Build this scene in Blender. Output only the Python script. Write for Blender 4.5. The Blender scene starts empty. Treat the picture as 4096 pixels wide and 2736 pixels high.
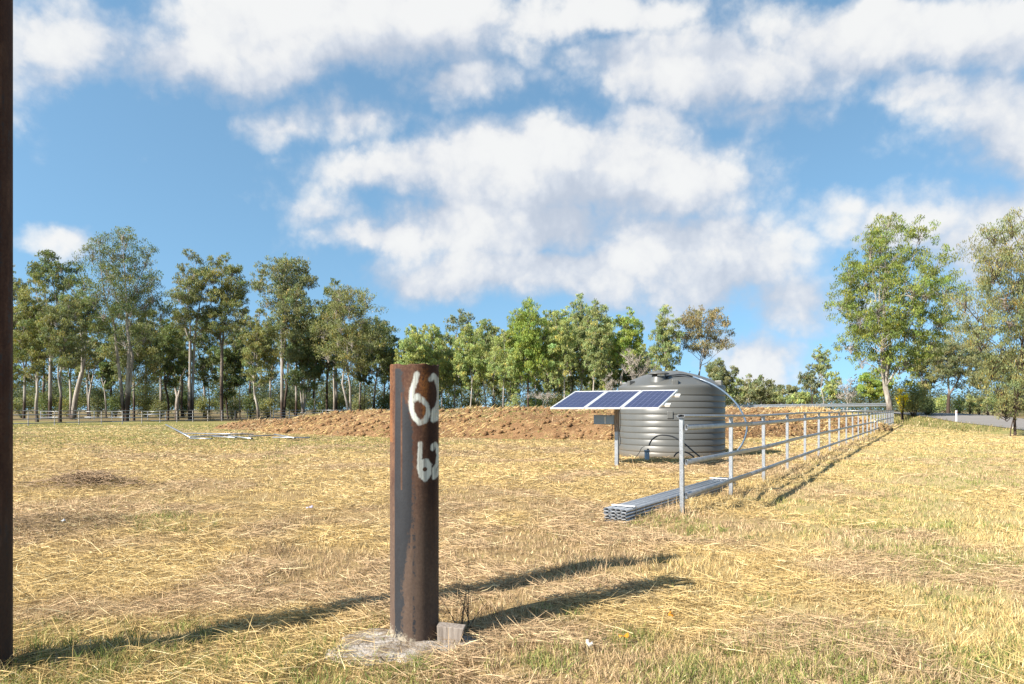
import bpy, math, random
import numpy as np
from mathutils import Vector
rng = np.random.default_rng(7); random.seed(7)
R = math.radians
SC = bpy.context.scene
COL = SC.collection

# ------------------------------------------------------------------ camera, sky, sun, exposure
F, HZ, EYE = 682.67, 409.3, 1.5          # focal length and horizon row of the 1024 px photograph, eye height in m
cd = bpy.data.cameras.new('camera'); cam = bpy.data.objects.new('camera', cd); COL.objects.link(cam)
cam.location = (0, 0, EYE); cam.rotation_euler = (R(90), 0, 0)
cd.lens = 24; cd.sensor_width = 36; cd.shift_y = (HZ-342)/1024; cd.clip_start = .05; cd.clip_end = 8000
SC.camera = cam
SUN_EL, SUN_AZ = R(35.8), R(33.5)        # light travels towards +x,+y at this angle from +x
ldir = Vector((math.cos(SUN_EL)*math.cos(SUN_AZ), math.cos(SUN_EL)*math.sin(SUN_AZ), -math.sin(SUN_EL)))
sd = bpy.data.lights.new('sun', 'SUN'); sun = bpy.data.objects.new('sun', sd); COL.objects.link(sun)
sd.energy = 5.0; sd.angle = R(.53); sd.color = (1, .93, .82)
sun.rotation_euler = ldir.to_track_quat('-Z', 'Y').to_euler()
SC.view_settings.view_transform = 'Standard'; SC.view_settings.look = 'None'
SC.view_settings.exposure = 1.45; SC.view_settings.gamma = 1; SC.view_settings.use_curve_mapping = False
SC.cycles.max_bounces = 6; SC.cycles.diffuse_bounces = 3; SC.cycles.transparent_max_bounces = 4
SC.cycles.use_denoising = True

class NT:                                 # small node-tree helper
    def __init__(s, tree): s.t = tree; s.n = tree.nodes; s.n.clear()
    def add(s, typ, **kw):
        n = s.n.new(typ)
        for k, v in kw.items():
            if k.startswith('_'): n.inputs[int(k[1:])].default_value = v
            else: setattr(n, k, v)
        return n
    def link(s, a, b): s.t.links.new(a, b)
    def math(s, op, a, b=None, c=None, clamp=False):
        n = s.n.new('ShaderNodeMath'); n.operation = op; n.use_clamp = clamp
        for i, v in enumerate((a, b, c)):
            if v is None: continue
            if isinstance(v, (int, float)): n.inputs[i].default_value = v
            else: s.link(v, n.inputs[i])
        return n.outputs[0]
    def vmath(s, op, a, b=None, out=0):
        n = s.n.new('ShaderNodeVectorMath'); n.operation = op
        for i, v in enumerate((a, b)):
            if v is None: continue
            if isinstance(v, (tuple, list, Vector)): n.inputs[i].default_value = tuple(v)
            elif isinstance(v, (int, float)): n.inputs[3].default_value = v
            else: s.link(v, n.inputs[i])
        return n.outputs[out]
    def noise(s, vec, scale, detail=3, rough=.55, out=0, dist=0):
        n = s.n.new('ShaderNodeTexNoise')
        if vec is not None: s.link(vec, n.inputs['Vector'])
        n.inputs['Scale'].default_value = scale; n.inputs['Detail'].default_value = detail
        n.inputs['Roughness'].default_value = rough; n.inputs['Distortion'].default_value = dist
        return n.outputs[out]
    def ramp(s, fac, stops, interp='LINEAR'):
        n = s.n.new('ShaderNodeValToRGB'); e = n.color_ramp; e.interpolation = interp
        while len(e.elements) < len(stops): e.elements.new(.5)
        for el, (p, c) in zip(e.elements, stops):
            el.position = p
            el.color = (c, c, c, 1) if isinstance(c, (int, float)) else (*c, 1)
        s.link(fac, n.inputs[0]); return n.outputs[0]
    def mix(s, fac, a, b, mode='MIX'):
        n = s.n.new('ShaderNodeMix'); n.data_type = 'RGBA'; n.blend_type = mode
        for i, v in ((0, fac), (6, a), (7, b)):
            if isinstance(v, (int, float)): n.inputs[i].default_value = v
            elif isinstance(v, tuple): n.inputs[i].default_value = (*v, 1)
            else: s.link(v, n.inputs[i])
        return n.outputs[2]
    def maprange(s, v, a, b, c, d, smooth=False):
        n = s.n.new('ShaderNodeMapRange'); n.interpolation_type = 'SMOOTHSTEP' if smooth else 'LINEAR'
        s.link(v, n.inputs[0])
        for i, q in enumerate((a, b, c, d)): n.inputs[i+1].default_value = q
        return n.outputs[0]

def build_world():
    w = bpy.data.worlds.new('World'); SC.world = w; w.use_nodes = True
    t = NT(w.node_tree)
    tc = t.add('ShaderNodeTexCoord'); d = tc.outputs['Generated']
    sep = t.add('ShaderNodeSeparateXYZ'); t.link(d, sep.inputs[0])
    wv = t.noise(d, 6.5, 6, .60, out=1)
    dw = t.vmath('ADD', d, t.vmath('SCALE', t.vmath('SUBTRACT', wv, (.5, .5, .5)), CLW))
    s2 = t.add('ShaderNodeSeparateXYZ'); t.link(dw, s2.inputs[0])
    yy = t.math('MAXIMUM', s2.outputs[1], .12)
    def uv(dx, dz):
        c = t.add('ShaderNodeCombineXYZ'); t.link(t.math('ADD', t.math('DIVIDE', s2.outputs[0], yy), dx), c.inputs[0]); t.link(t.math('ADD', t.math('DIVIDE', s2.outputs[2], yy), dz), c.inputs[1]); return c.outputs[0]
    # banks of cumulus ahead, as (x, y, half width, half height, weight) on the tangent plane of the sky straight ahead
    def field(vec, bl):
        acc = None
        for (px, py, hw, hh, wt) in bl:
            sx = hw/F*1.42; sy = hh/F*1.42
            n = t.n.new('ShaderNodeVectorMath'); n.operation = 'MULTIPLY_ADD'; t.link(vec, n.inputs[0])
            n.inputs[1].default_value = (1/sx, 1/sy, 0); n.inputs[2].default_value = (-(px-512)/F/sx, -(HZ-py)/F/sy, 0)
            v = t.math('MULTIPLY_ADD', t.vmath('LENGTH', n.outputs[0], out=1), -wt, wt)
            acc = v if acc is None else t.math('SMOOTH_MAX', acc, v, .10)
        return acc
    # scattered cumulus of the same kind over the rest of the sky
    back = t.math('MULTIPLY', t.maprange(t.noise(d, 3.2, 3, .55), .48, .72, -.35, .8, True), 1)
    bm = t.maprange(sep.outputs[1], .20, .50, 1, 0, True)
    n1 = t.noise(d, 7.5, 8, .60)
    vo = t.add('ShaderNodeTexVoronoi'); vo.feature = 'F1'; vo.normalize = True; t.link(dw, vo.inputs['Vector'])
    for k_, v_ in (('Scale', 15.), ('Detail', 2.), ('Roughness', .55), ('Lacunarity', 2.3)): vo.inputs[k_].default_value = v_
    puff = t.math('SUBTRACT', .42, vo.outputs['Distance'])
    det = t.math('ADD', t.math('MULTIPLY', t.math('SUBTRACT', n1, .5), CL[0]), t.math('MULTIPLY', puff, CL[1]))
    def comp(f):
        n = t.n.new('ShaderNodeMix'); n.data_type = 'FLOAT'; t.link(bm, n.inputs[0]); t.link(t.math('MAXIMUM', f, -.4), n.inputs[2]); t.link(back, n.inputs[3]); return n.outputs[0]
    A = t.math('ADD', comp(field(uv(0, 0), BLOBS)), det)
    B = t.math('ADD', comp(field(uv(-.025, .06), [q for q in BLOBS if q[4] > .6])), t.math('MULTIPLY', t.math('SUBTRACT', t.noise(t.vmath('ADD', d, (-.02, 0, .045)), 9, 4, .6), .5), .8))
    sky = t.add('ShaderNodeTexSky'); sky.sky_type = 'NISHITA'; sky.sun_disc = False
    sky.sun_elevation = SUN_EL
    sv = -ldir; sky.sun_rotation = math.atan2(sv.x, sv.y)
    sky.air_density = 1.0; sky.dust_density = .15; sky.ozone_density = 1.2; sky.altitude = 60
    t.link(t.vmath('NORMALIZE', t.vmath('ADD', d, (0, 0, .27))), sky.inputs[0])
    alpha = t.maprange(A, CL[2], CL[3], 0, 1, True)
    shade = t.maprange(t.math('ADD', t.math('MULTIPLY', t.math('SUBTRACT', A, B), .42), t.math('MULTIPLY', t.math('ADD', puff, n1), CL[4])), CL[5], CL[6], 0, 1, True)
    ccol = t.ramp(shade, [(0, (2.55, 2.82, 3.3)), (.42, (3.3, 3.48, 3.8)), (.8, (4.1, 4.12, 4.15)), (1, (4.35, 4.35, 4.3))])
    final = t.mix(t.math('MULTIPLY', alpha, .94), t.mix(1., sky.outputs[0], (1.02, 1.22, 1.12), 'MULTIPLY'), ccol)
    bg = t.add('ShaderNodeBackground'); bg.inputs[1].default_value = .080
    t.link(final, bg.inputs[0]); o = t.add('ShaderNodeOutputWorld'); t.link(bg.outputs[0], o.inputs[0])
CLW = .09
CL = (1.7, 1.0, -.04, .66, .9, .27, 1.08)
BLOBS = [(340, 30, 150, 38, 1.15), (225, 62, 105, 30, .95), (100, 40, 110, 40, .62), (420, 22, 80, 34, 1.05),
         (455, 82, 48, 20, .62), (700, 66, 110, 34, 1.1), (600, 14, 120, 20, .75), (860, 28, 120, 32, 1.0), (985, 30, 90, 34, 1.0),
         (1010, 125, 60, 48, .85), (345, 118, 58, 22, .6), (282, 130, 34, 18, .55), (625, 78, 36, 20, .62),
         (560, 172, 150, 44, 1.2), (410, 168, 95, 26, 1.05), (665, 190, 85, 34, 1.0), (520, 225, 120, 30, .95),
         (710, 262, 95, 42, 1.0), (600, 275, 120, 26, .95), (470, 272, 100, 22, .85), (375, 238, 70, 20, .72), (800, 300, 60, 26, .62),
         (900, 222, 62, 26, .78), (985, 235, 66, 40, .8), (62, 240, 32, 16, .62), (752, 362, 42, 26, .75), (645, 122, 30, 14, .45), (745, 112, 44, 14, .42), (60, 78, 26, 16, .45), (860, 205, 40, 14, .45), (320, 210, 30, 14, .42), (950, 90, 30, 14, .45)]
build_world()

# ------------------------------------------------------------------ helpers
def vnoise(x, y, seed=0):
    x = np.asarray(x, float); y = np.asarray(y, float)
    xi = np.floor(x).astype(np.int64); yi = np.floor(y).astype(np.int64); xf = x-xi; yf = y-yi
    def h(a, b):
        n = (a*374761393 + b*668265263 + seed*1442695041) & 0xFFFFFFFF
        n = ((n ^ (n >> 13))*1274126177) & 0xFFFFFFFF
        return ((n ^ (n >> 16)) & 0xFFFF)/65535.
    u = xf*xf*(3-2*xf); v = yf*yf*(3-2*yf)
    return (h(xi, yi)*(1-u)+h(xi+1, yi)*u)*(1-v)+(h(xi, yi+1)*(1-u)+h(xi+1, yi+1)*u)*v
def fbm(x, y, seed=0, oct=4, g=.5):
    s = 0; a = 1; t = 0
    for i in range(oct):
        s = s+a*vnoise(x*2**i, y*2**i, seed+i*17); t += a; a *= g
    return s/t
def sstep(t): t = np.clip(t, 0, 1); return t*t*(3-2*t)

MP = np.array([[-17, 57, 7.5, .5], [-5, 50.5, 13, 1.3], [5.5, 46.5, 14, 1.52], [17, 54, 11.5, 1.45]])  # mound spine x, y, reach, height
def mound_h(x, y, rough=True):
    best = np.zeros_like(np.asarray(x, float))
    for i in range(3):
        a = MP[i]; b = MP[i+1]; dx, dy = b[0]-a[0], b[1]-a[1]
        t = np.clip(((x-a[0])*dx+(y-a[1])*dy)/(dx*dx+dy*dy), 0, 1)
        dist = np.hypot(x-a[0]-t*dx, y-a[1]-t*dy)
        rr = a[2]+(b[2]-a[2])*t; hh = a[3]+(b[3]-a[3])*t
        rr = rr*(1+.22*(fbm(x*.16, y*.16, 5, 2)-.5))
        k = np.clip((1-dist/rr)*2.1, 0, 1)
        best = np.maximum(best, hh*(1-(1-k)**1.9))
    if rough:
        m = sstep(best/.35)
        best = best + m*(.30*(fbm(x*.9, y*.9, 9, 4, .62)-.5) + .22*(fbm(x*.33, y*.33, 31, 2)-.5))
    return best
HEAPS = [(-3.9*1.0*12.9/6.2, 12.9, .13, 1.15), (-5.6, 8.6, .07, .9), (-1.1, 4.95, .05, .35), (-2.1, 5.3, .03, .5), (.75, 6.3, .05, .5), (.2, 5.25, .05, .4), (1.2, 5.6, .04, .3)]
def ground_z(x, y):
    x = np.asarray(x, float); y = np.asarray(y, float)
    r = np.hypot(x, y-4)
    z = .075*(fbm(x*.7, y*.7, 1, 2)-.5) + .09*(fbm(x*.11, y*.11, 3, 2)-.5)*sstep(r/10)
    near = sstep((16-r)/6)
    z = z + near*(.085*(fbm(x*2.2, y*2.2, 2, 3)-.5))
    for hx, hy, hh, hr in HEAPS:
        z = z + hh*np.exp(-((x-hx)**2+((y-hy)*1.3)**2)/hr**2)
    return z
def g1(x, y): return float(ground_z(np.array([x]), np.array([y]))[0])
def at(px, py, z=0.):                    # pixel -> point on the level z
    d = F*(EYE-z)/(py-HZ); return ((px-512)/F*d, d)

def mesh_np(name, V, Fq, mat, parent=None, smooth=False, col=None, mats=None, matidx=None):
    V = np.ascontiguousarray(V, np.float32); Fq = np.ascontiguousarray(Fq, np.int32)
    m = bpy.data.meshes.new(name); k = Fq.shape[1]
    m.vertices.add(len(V)); m.vertices.foreach_set('co', V.ravel())
    m.loops.add(Fq.size); m.loops.foreach_set('vertex_index', Fq.ravel())
    m.polygons.add(len(Fq)); m.polygons.foreach_set('loop_start', np.arange(0, Fq.size, k, dtype=np.int32))
    m.polygons.foreach_set('loop_total', np.full(len(Fq), k, np.int32))
    if smooth: m.polygons.foreach_set('use_smooth', np.ones(len(Fq), bool))
    m.update(calc_edges=True)
    if col is not None:
        a = m.color_attributes.new('Col', 'FLOAT_COLOR', 'POINT')
        c = np.ones((len(V), 4), np.float32); c[:, :3] = col; a.data.foreach_set('color', c.ravel())
    for q in (mats or [mat]): m.materials.append(q)
    if matidx is not None: m.polygons.foreach_set('material_index', np.asarray(matidx, np.int32))
    o = bpy.data.objects.new(name, m); COL.objects.link(o)
    if parent: o.parent = parent
    return o
class MB:                                # mesh builder: polygons of any size
    def __init__(s): s.v = []; s.f = []; s.sm = []
    def add(s, V, Fs, smooth=False):
        b = len(s.v); s.v += [tuple(p) for p in V]; s.f += [tuple(i+b for i in f) for f in Fs]; s.sm += [smooth]*len(Fs); return s
    def box(s, lo, hi):
        x0, y0, z0 = lo; x1, y1, z1 = hi
        return s.add([(x0,y0,z0),(x1,y0,z0),(x1,y1,z0),(x0,y1,z0),(x0,y0,z1),(x1,y0,z1),(x1,y1,z1),(x0,y1,z1)],
                     [(0,3,2,1),(4,5,6,7),(0,1,5,4),(1,2,6,5),(2,3,7,6),(3,0,4,7)])
    def tube(s, path, rad, n=8, caps=True, smooth=True):
        V, Q = tube_np(path, rad, n); s.add(V, Q, smooth)
        if caps:
            b = len(s.v)-len(V); s.f += [tuple(b+i for i in range(n))[::-1], tuple(b+len(V)-n+i for i in range(n))]; s.sm += [False]*2
        return s
    def lathe(s, prof, n=48, smooth=True, cx=0, cy=0):
        V = [(cx+r*math.cos(2*math.pi*i/n), cy+r*math.sin(2*math.pi*i/n), z) for r, z in prof for i in range(n)]
        Q = [(j*n+i, j*n+(i+1) % n, (j+1)*n+(i+1) % n, (j+1)*n+i) for j in range(len(prof)-1) for i in range(n)]
        return s.add(V, Q, smooth)
    def build(s, name, mat, parent=None, bevel=0):
        m = bpy.data.meshes.new(name); m.from_pydata(s.v, [], s.f); m.update()
        m.polygons.foreach_set('use_smooth', s.sm); m.materials.append(mat)
        o = bpy.data.objects.new(name, m); COL.objects.link(o)
        if parent: o.parent = parent
        if bevel:
            b = o.modifiers.new('bevel', 'BEVEL'); b.width = bevel; b.segments = 2; b.limit_method = 'ANGLE'
        return o
def tube_np(path, rad, n=6):
    P = np.asarray(path, float); k = len(P); rad = np.broadcast_to(np.asarray(rad, float), (k,))
    T = np.gradient(P, axis=0); T /= np.linalg.norm(T, axis=1)[:, None]+1e-9
    ref = np.array([0, 0, 1.]) if abs(T[:, 2]).mean() < .8 else np.array([1., 0, 0])
    A = np.cross(T, ref); A /= np.linalg.norm(A, axis=1)[:, None]+1e-9; B = np.cross(T, A)
    th = np.arange(n)/n*2*np.pi
    V = P[:, None]+rad[:, None, None]*(np.cos(th)[None, :, None]*A[:, None]+np.sin(th)[None, :, None]*B[:, None])
    i = np.arange(k-1)[:, None]*n; j = np.arange(n)[None]; j2 = (j+1) % n
    Q = np.stack([i+j, i+j2, i+n+j2, i+n+j], -1).reshape(-1, 4)
    return V.reshape(-1, 3), Q
def catmull(P, n=8):
    P = np.asarray(P, float); P = np.vstack([2*P[0]-P[1], P, 2*P[-1]-P[-2]]); out = []
    for i in range(1, len(P)-2):
        for t in np.linspace(0, 1, n, endpoint=False):
            a, b, c, d = P[i-1:i+3]
            out.append(.5*((2*b)+(-a+c)*t+(2*a-5*b+4*c-d)*t*t+(-a+3*b-3*c+d)*t**3))
    out.append(P[-2]); return np.array(out)
def tag(o, label=None, cat=None, group=None, kind=None):
    for k, v in (('label', label), ('category', cat), ('group', group), ('kind', kind)):
        if v: o[k] = v
    return o
def empty(name, loc=(0, 0, 0), rz=0, label=None, cat=None, group=None):
    o = bpy.data.objects.new(name, None); COL.objects.link(o); o.location = loc; o.rotation_euler = (0, 0, rz)
    o.empty_display_size = .2
    return tag(o, label, cat, group)
def share(src, name, parent, loc=(0, 0, 0), rot=(0, 0, 0), scale=(1, 1, 1)):
    o = bpy.data.objects.new(name, src.data); COL.objects.link(o); o.parent = parent
    o.location = loc; o.rotation_euler = rot; o.scale = scale; return o

# ------------------------------------------------------------------ materials
def mat(name, fn, k=1):
    m = bpy.data.materials.new(name); m.use_nodes = True; t = NT(m.node_tree)
    p = t.add('ShaderNodeBsdfPrincipled'); o = t.add('ShaderNodeOutputMaterial'); t.link(p.outputs[0], o.inputs[0])
    fn(t, p, o)
    if k != 1 and p.inputs['Base Color'].links: t.link(t.mix(1., p.inputs['Base Color'].links[0].from_socket, (k, k, k), 'MULTIPLY'), p.inputs['Base Color'])
    return m
def setp(p, color=None, rough=None, metal=None, spec=None):
    if color is not None: p.inputs['Base Color'].default_value = (*color, 1)
    if rough is not None: p.inputs['Roughness'].default_value = rough
    if metal is not None: p.inputs['Metallic'].default_value = metal
    if spec is not None: p.inputs['Specular IOR Level'].default_value = spec
def bump(t, p, h, s=.3, dist=.02):
    b = t.add('ShaderNodeBump'); b.inputs['Strength'].default_value = s; b.inputs['Distance'].default_value = dist
    t.link(h, b.inputs['Height']); t.link(b.outputs[0], p.inputs['Normal'])
def pos(t): return t.add('ShaderNodeNewGeometry').outputs['Position']
def objc(t): return t.add('ShaderNodeTexCoord').outputs['Object']
def m_plain(name, c, rough=.6, metal=0, var=.15, sc=8, spec=.5):
    def fn(t, p, o):
        setp(p, rough=rough, metal=metal, spec=spec); n = t.noise(objc(t), sc, 5, .6)
        t.link(t.mix(n, tuple(x*(1-var) for x in c), tuple(min(1, x*(1+var)) for x in c)), p.inputs['Base Color'])
        t.link(t.maprange(n, .3, .7, max(0, rough-.1), min(1, rough+.1)), p.inputs['Roughness'])
    return mat(name, fn)
def _ground(t, p, o):
    P = pos(t); setp(p, rough=.95, spec=.1)
    big = t.noise(P, .22, 4, .6); mid = t.noise(P, 2.3, 5, .65); fine = t.noise(P, 38, 4, .7)
    straw = t.ramp(mid, [(.25, (.25, .165, .085)), (.5, (.43, .305, .145)), (.75, (.58, .43, .21))])
    straw = t.mix(t.maprange(fine, .35, .65, 0, 1), t.mix(1., straw, (.36, .33, .31), 'MULTIPLY'), straw)
    s0 = t.add('ShaderNodeSeparateXYZ'); t.link(P, s0.inputs[0])
    rs = t.maprange(t.math('SUBTRACT', s0.outputs[0], t.math('MULTIPLY', s0.outputs[1], .45)), -2.5, 1.5, 0, 1, True)
    straw = t.mix(rs, straw, t.mix(t.maprange(fine, .3, .7, 0, 1), (.25, .20, .085), (.50, .405, .19)))
    green = t.mix(mid, (.13, .14, .045), (.27, .25, .085))
    sep = t.add('ShaderNodeSeparateXYZ'); t.link(P, sep.inputs[0])
    far = t.maprange(sep.outputs[1], 18, 60, 0, .36, True)
    gm = t.maprange(t.math('ADD', big, far), .56, .82, 0, .8, True)
    c = t.mix(gm, straw, green)
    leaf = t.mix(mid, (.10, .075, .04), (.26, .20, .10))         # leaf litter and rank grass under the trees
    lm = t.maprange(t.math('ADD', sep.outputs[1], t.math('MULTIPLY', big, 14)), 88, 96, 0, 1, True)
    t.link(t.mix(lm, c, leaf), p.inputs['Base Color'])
    bump(t, p, t.math('ADD', fine, t.math('MULTIPLY', mid, 1.5)), .7, .03)
def _soil(t, p, o):
    P = pos(t); setp(p, rough=.95, spec=.1)
    a = t.noise(P, .8, 5, .6); b = t.noise(P, 6, 5, .7); c = t.noise(P, 30, 4, .7)
    col = t.ramp(t.math('ADD', t.math('MULTIPLY', a, .5), t.math('MULTIPLY', b, .5)), [(.32, (.16, .088, .045)), (.5, (.35, .20, .098)), (.68, (.50, .315, .165))])
    st = t.maprange(t.math('ADD', t.noise(P, 1.6, 4, .7), t.math('MULTIPLY', c, .4)), .78, .9, 0, .55, True)
    t.link(t.mix(st, col, (.52, .38, .18)), p.inputs['Base Color']); bump(t, p, t.math('ADD', b, c), .9, .08)
def _leafmat(t, p, o):
    a = t.add('ShaderNodeAttribute', attribute_name='Col'); setp(p, rough=.6, spec=.2)
    t.link(a.outputs[0], p.inputs['Base Color'])
    tr = t.add('ShaderNodeBsdfTranslucent'); t.link(t.mix(1., a.outputs[0], (1.5, 1.6, .8), 'MULTIPLY'), tr.inputs[0])
    mx = t.add('ShaderNodeMixShader'); mx.inputs[0].default_value = .3
    t.link(p.outputs[0], mx.inputs[1]); t.link(tr.outputs[0], mx.inputs[2]); t.link(mx.outputs[0], o.inputs[0])
def _blade(t, p, o):
    a = t.add('ShaderNodeAttribute', attribute_name='Col'); setp(p, rough=.7, spec=.2)
    t.link(a.outputs[0], p.inputs['Base Color'])
    tr = t.add('ShaderNodeBsdfTranslucent'); t.link(a.outputs[0], tr.inputs[0])
    mx = t.add('ShaderNodeMixShader'); mx.inputs[0].default_value = .3
    t.link(p.outputs[0], mx.inputs[1]); t.link(tr.outputs[0], mx.inputs[2]); t.link(mx.outputs[0], o.inputs[0])
def m_bark(name, pale, dark, base):
    def fn(t, p, o):
        setp(p, rough=.9, spec=.2); oc = objc(t); sep = t.add('ShaderNodeSeparateXYZ'); t.link(oc, sep.inputs[0])
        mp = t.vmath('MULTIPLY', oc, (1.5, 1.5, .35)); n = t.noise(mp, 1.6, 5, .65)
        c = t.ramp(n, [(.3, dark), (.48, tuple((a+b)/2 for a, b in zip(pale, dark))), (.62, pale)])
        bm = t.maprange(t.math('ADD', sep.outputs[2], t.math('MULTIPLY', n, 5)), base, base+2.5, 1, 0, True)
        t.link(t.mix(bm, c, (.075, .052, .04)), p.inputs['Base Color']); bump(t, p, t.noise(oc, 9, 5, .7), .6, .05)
    return mat(name, fn, .72)
def _galv(t, p, o):
    oc = objc(t); n = t.noise(oc, 14, 5, .6); n2 = t.noise(oc, 60, 2, .5)
    t.link(t.ramp(n, [(.3, (.36, .38, .41)), (.6, (.48, .50, .53)), (.8, (.58, .595, .61))]), p.inputs['Base Color'])
    setp(p, metal=.75); t.link(t.maprange(n2, .3, .7, .32, .5), p.inputs['Roughness'])
def _near_black(t, p, o):  # one even near-black colour, used for the inlet strainer
    setp(p, (.05, .045, .04), .9)
def _tank(t, p, o):
    oc = objc(t); n = t.noise(oc, 3, 5, .6); n2 = t.noise(t.vmath('MULTIPLY', oc, (6, 6, .6)), 2.2, 4, .6)
    sep = t.add('ShaderNodeSeparateXYZ'); t.link(oc, sep.inputs[0])
    c = t.mix(t.math('MULTIPLY', n2, .6), (.105, .108, .105), (.135, .135, .127))
    dust = t.maprange(t.math('ADD', sep.outputs[2], t.math('MULTIPLY', n, .25)), .15, .55, .55, 0, True)
    t.link(t.mix(dust, c, (.20, .165, .12)), p.inputs['Base Color'])
    t.link(t.maprange(n, .3, .7, .30, .44), p.inputs['Roughness']); p.inputs['Specular IOR Level'].default_value = .45
def _pipe(t, p, o):                      # weathered steel pipe; Col carries paint / black scale / drip masks
    at_ = t.add('ShaderNodeAttribute', attribute_name='Col'); sp = t.add('ShaderNodeSeparateColor'); t.link(at_.outputs[0], sp.inputs[0])
    oc = objc(t); st = t.vmath('MULTIPLY', oc, (6, 6, .9)); a = t.noise(st, 2.2, 6, .6); sz = t.add('ShaderNodeSeparateXYZ'); t.link(oc, sz.inputs[0]); b = t.noise(oc, 55, 5, .7); c = t.noise(oc, 7, 5, .6)
    rust = t.ramp(t.math('ADD', t.math('MULTIPLY', a, .45), t.math('ADD', t.math('MULTIPLY', b, .3), t.math('MULTIPLY', c, .25))),
                  [(.34, (.030, .013, .010)), (.48, (.082, .040, .027)), (.58, (.15, .082, .052)), (.72, (.27, .135, .065))])
    gb = t.mix(b, (.060, .043, .034), (.155, .115, .090))
    rust = t.mix(t.maprange(t.math('ADD', sz.outputs[2], t.math('MULTIPLY', a, .5)), 1.55, .75, 0, .75, True), rust, gb)
    scale = t.mix(t.math('MULTIPLY', t.math('ADD', b, c), .5), (.008, .009, .012), (.046, .048, .055))
    fl = t.math('ADD', sp.outputs[1], t.math('MULTIPLY', t.math('SUBTRACT', t.math('ADD', t.math('MULTIPLY', c, .5), t.math('MULTIPLY', b, .5)), .5), 1.7))
    base = t.mix(t.maprange(fl, .36, .60, 0, 1, True), rust, scale)
    base = t.mix(t.maprange(t.math('ADD', sp.outputs[2], t.math('MULTIPLY', t.math('SUBTRACT', a, .5), .3)), .5, 1, 0, .9), base, (.020, .009, .008))
    low = t.maprange(t.math('ADD', sp.outputs[2], t.math('MULTIPLY', t.math('SUBTRACT', t.math('ADD', t.math('MULTIPLY', c, .5), t.math('MULTIPLY', b, .5)), .5), 1.1)), .30, .12, 0, .85, True)
    orr = t.add('ShaderNodeAttribute', attribute_name='Orange'); base = t.mix(t.math('MULTIPLY', orr.outputs[2], t.maprange(t.math('ADD', t.math('MULTIPLY', b, .5), t.math('MULTIPLY', a, .5)), .38, .6, 0, 1)), base, (.46, .17, .035))
    base = t.mix(low, base, (.40, .35, .27))
    pm = t.math('ADD', sp.outputs[0], t.math('MULTIPLY', t.math('SUBTRACT', b, .5), .7))
    drip = t.maprange(t.noise(t.vmath('MULTIPLY', oc, (30, 30, 1.2)), 2.2, 4, .6), .42, .70, 1, .25)
    pm = t.math('MULTIPLY', t.maprange(pm, .22, .85, 0, .97, True), drip, clamp=True)
    t.link(t.mix(pm, base, (.66, .70, .66)), p.inputs['Base Color'])
    setp(p, rough=.62, spec=.22); t.link(t.maprange(fl, .4, .6, .85, .6), p.inputs['Roughness'])
    bump(t, p, t.math('ADD', b, a), .25, .004)
def _concrete(t, p, o):
    P = pos(t); setp(p, rough=.95, spec=.15); n = t.noise(P, 7, 5, .65); f = t.noise(P, 60, 4, .7)
    c = t.ramp(t.math('ADD', t.math('MULTIPLY', n, .6), t.math('MULTIPLY', f, .4)), [(.40, (.19, .14, .095)), (.49, (.36, .305, .25)), (.56, (.56, .51, .46)), (.66, (.70, .66, .61))])
    t.link(c, p.inputs['Base Color']); bump(t, p, t.math('ADD', n, f), .8, .02)
def _timber(t, p, o):
    oc = objc(t); setp(p, rough=.85, spec=.2); n = t.noise(t.vmath('MULTIPLY', oc, (40, 40, 3)), 2, 5, .6)
    t.link(t.ramp(n, [(.3, (.16, .13, .11)), (.6, (.34, .29, .25)), (.8, (.44, .39, .34))]), p.inputs['Base Color']); bump(t, p, n, .5, .004)
def _cell(t, p, o):
    oc = objc(t); setp(p, rough=.28, spec=.35); n = t.noise(oc, 22, 3, .6); v = t.add('ShaderNodeTexVoronoi'); v.inputs['Scale'].default_value = 60; t.link(oc, v.inputs[0])
    t.link(t.mix(t.math('MULTIPLY', t.math('ADD', n, v.outputs[0]), .5), (.010, .015, .055), (.024, .036, .12)), p.inputs['Base Color'])
    p.inputs['Coat Weight'].default_value = .15; p.inputs['Coat Roughness'].default_value = .1
def _asphalt(t, p, o):
    P = pos(t); setp(p, rough=.9, spec=.2); n = t.noise(P, .7, 5, .6); f = t.noise(P, 45, 3, .6)
    t.link(t.mix(t.math('ADD', t.math('MULTIPLY', n, .6), t.math('MULTIPLY', f, .4)), (.19, .175, .165), (.36, .335, .315)), p.inputs['Base Color']); bump(t, p, f, .4, .01)

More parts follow.
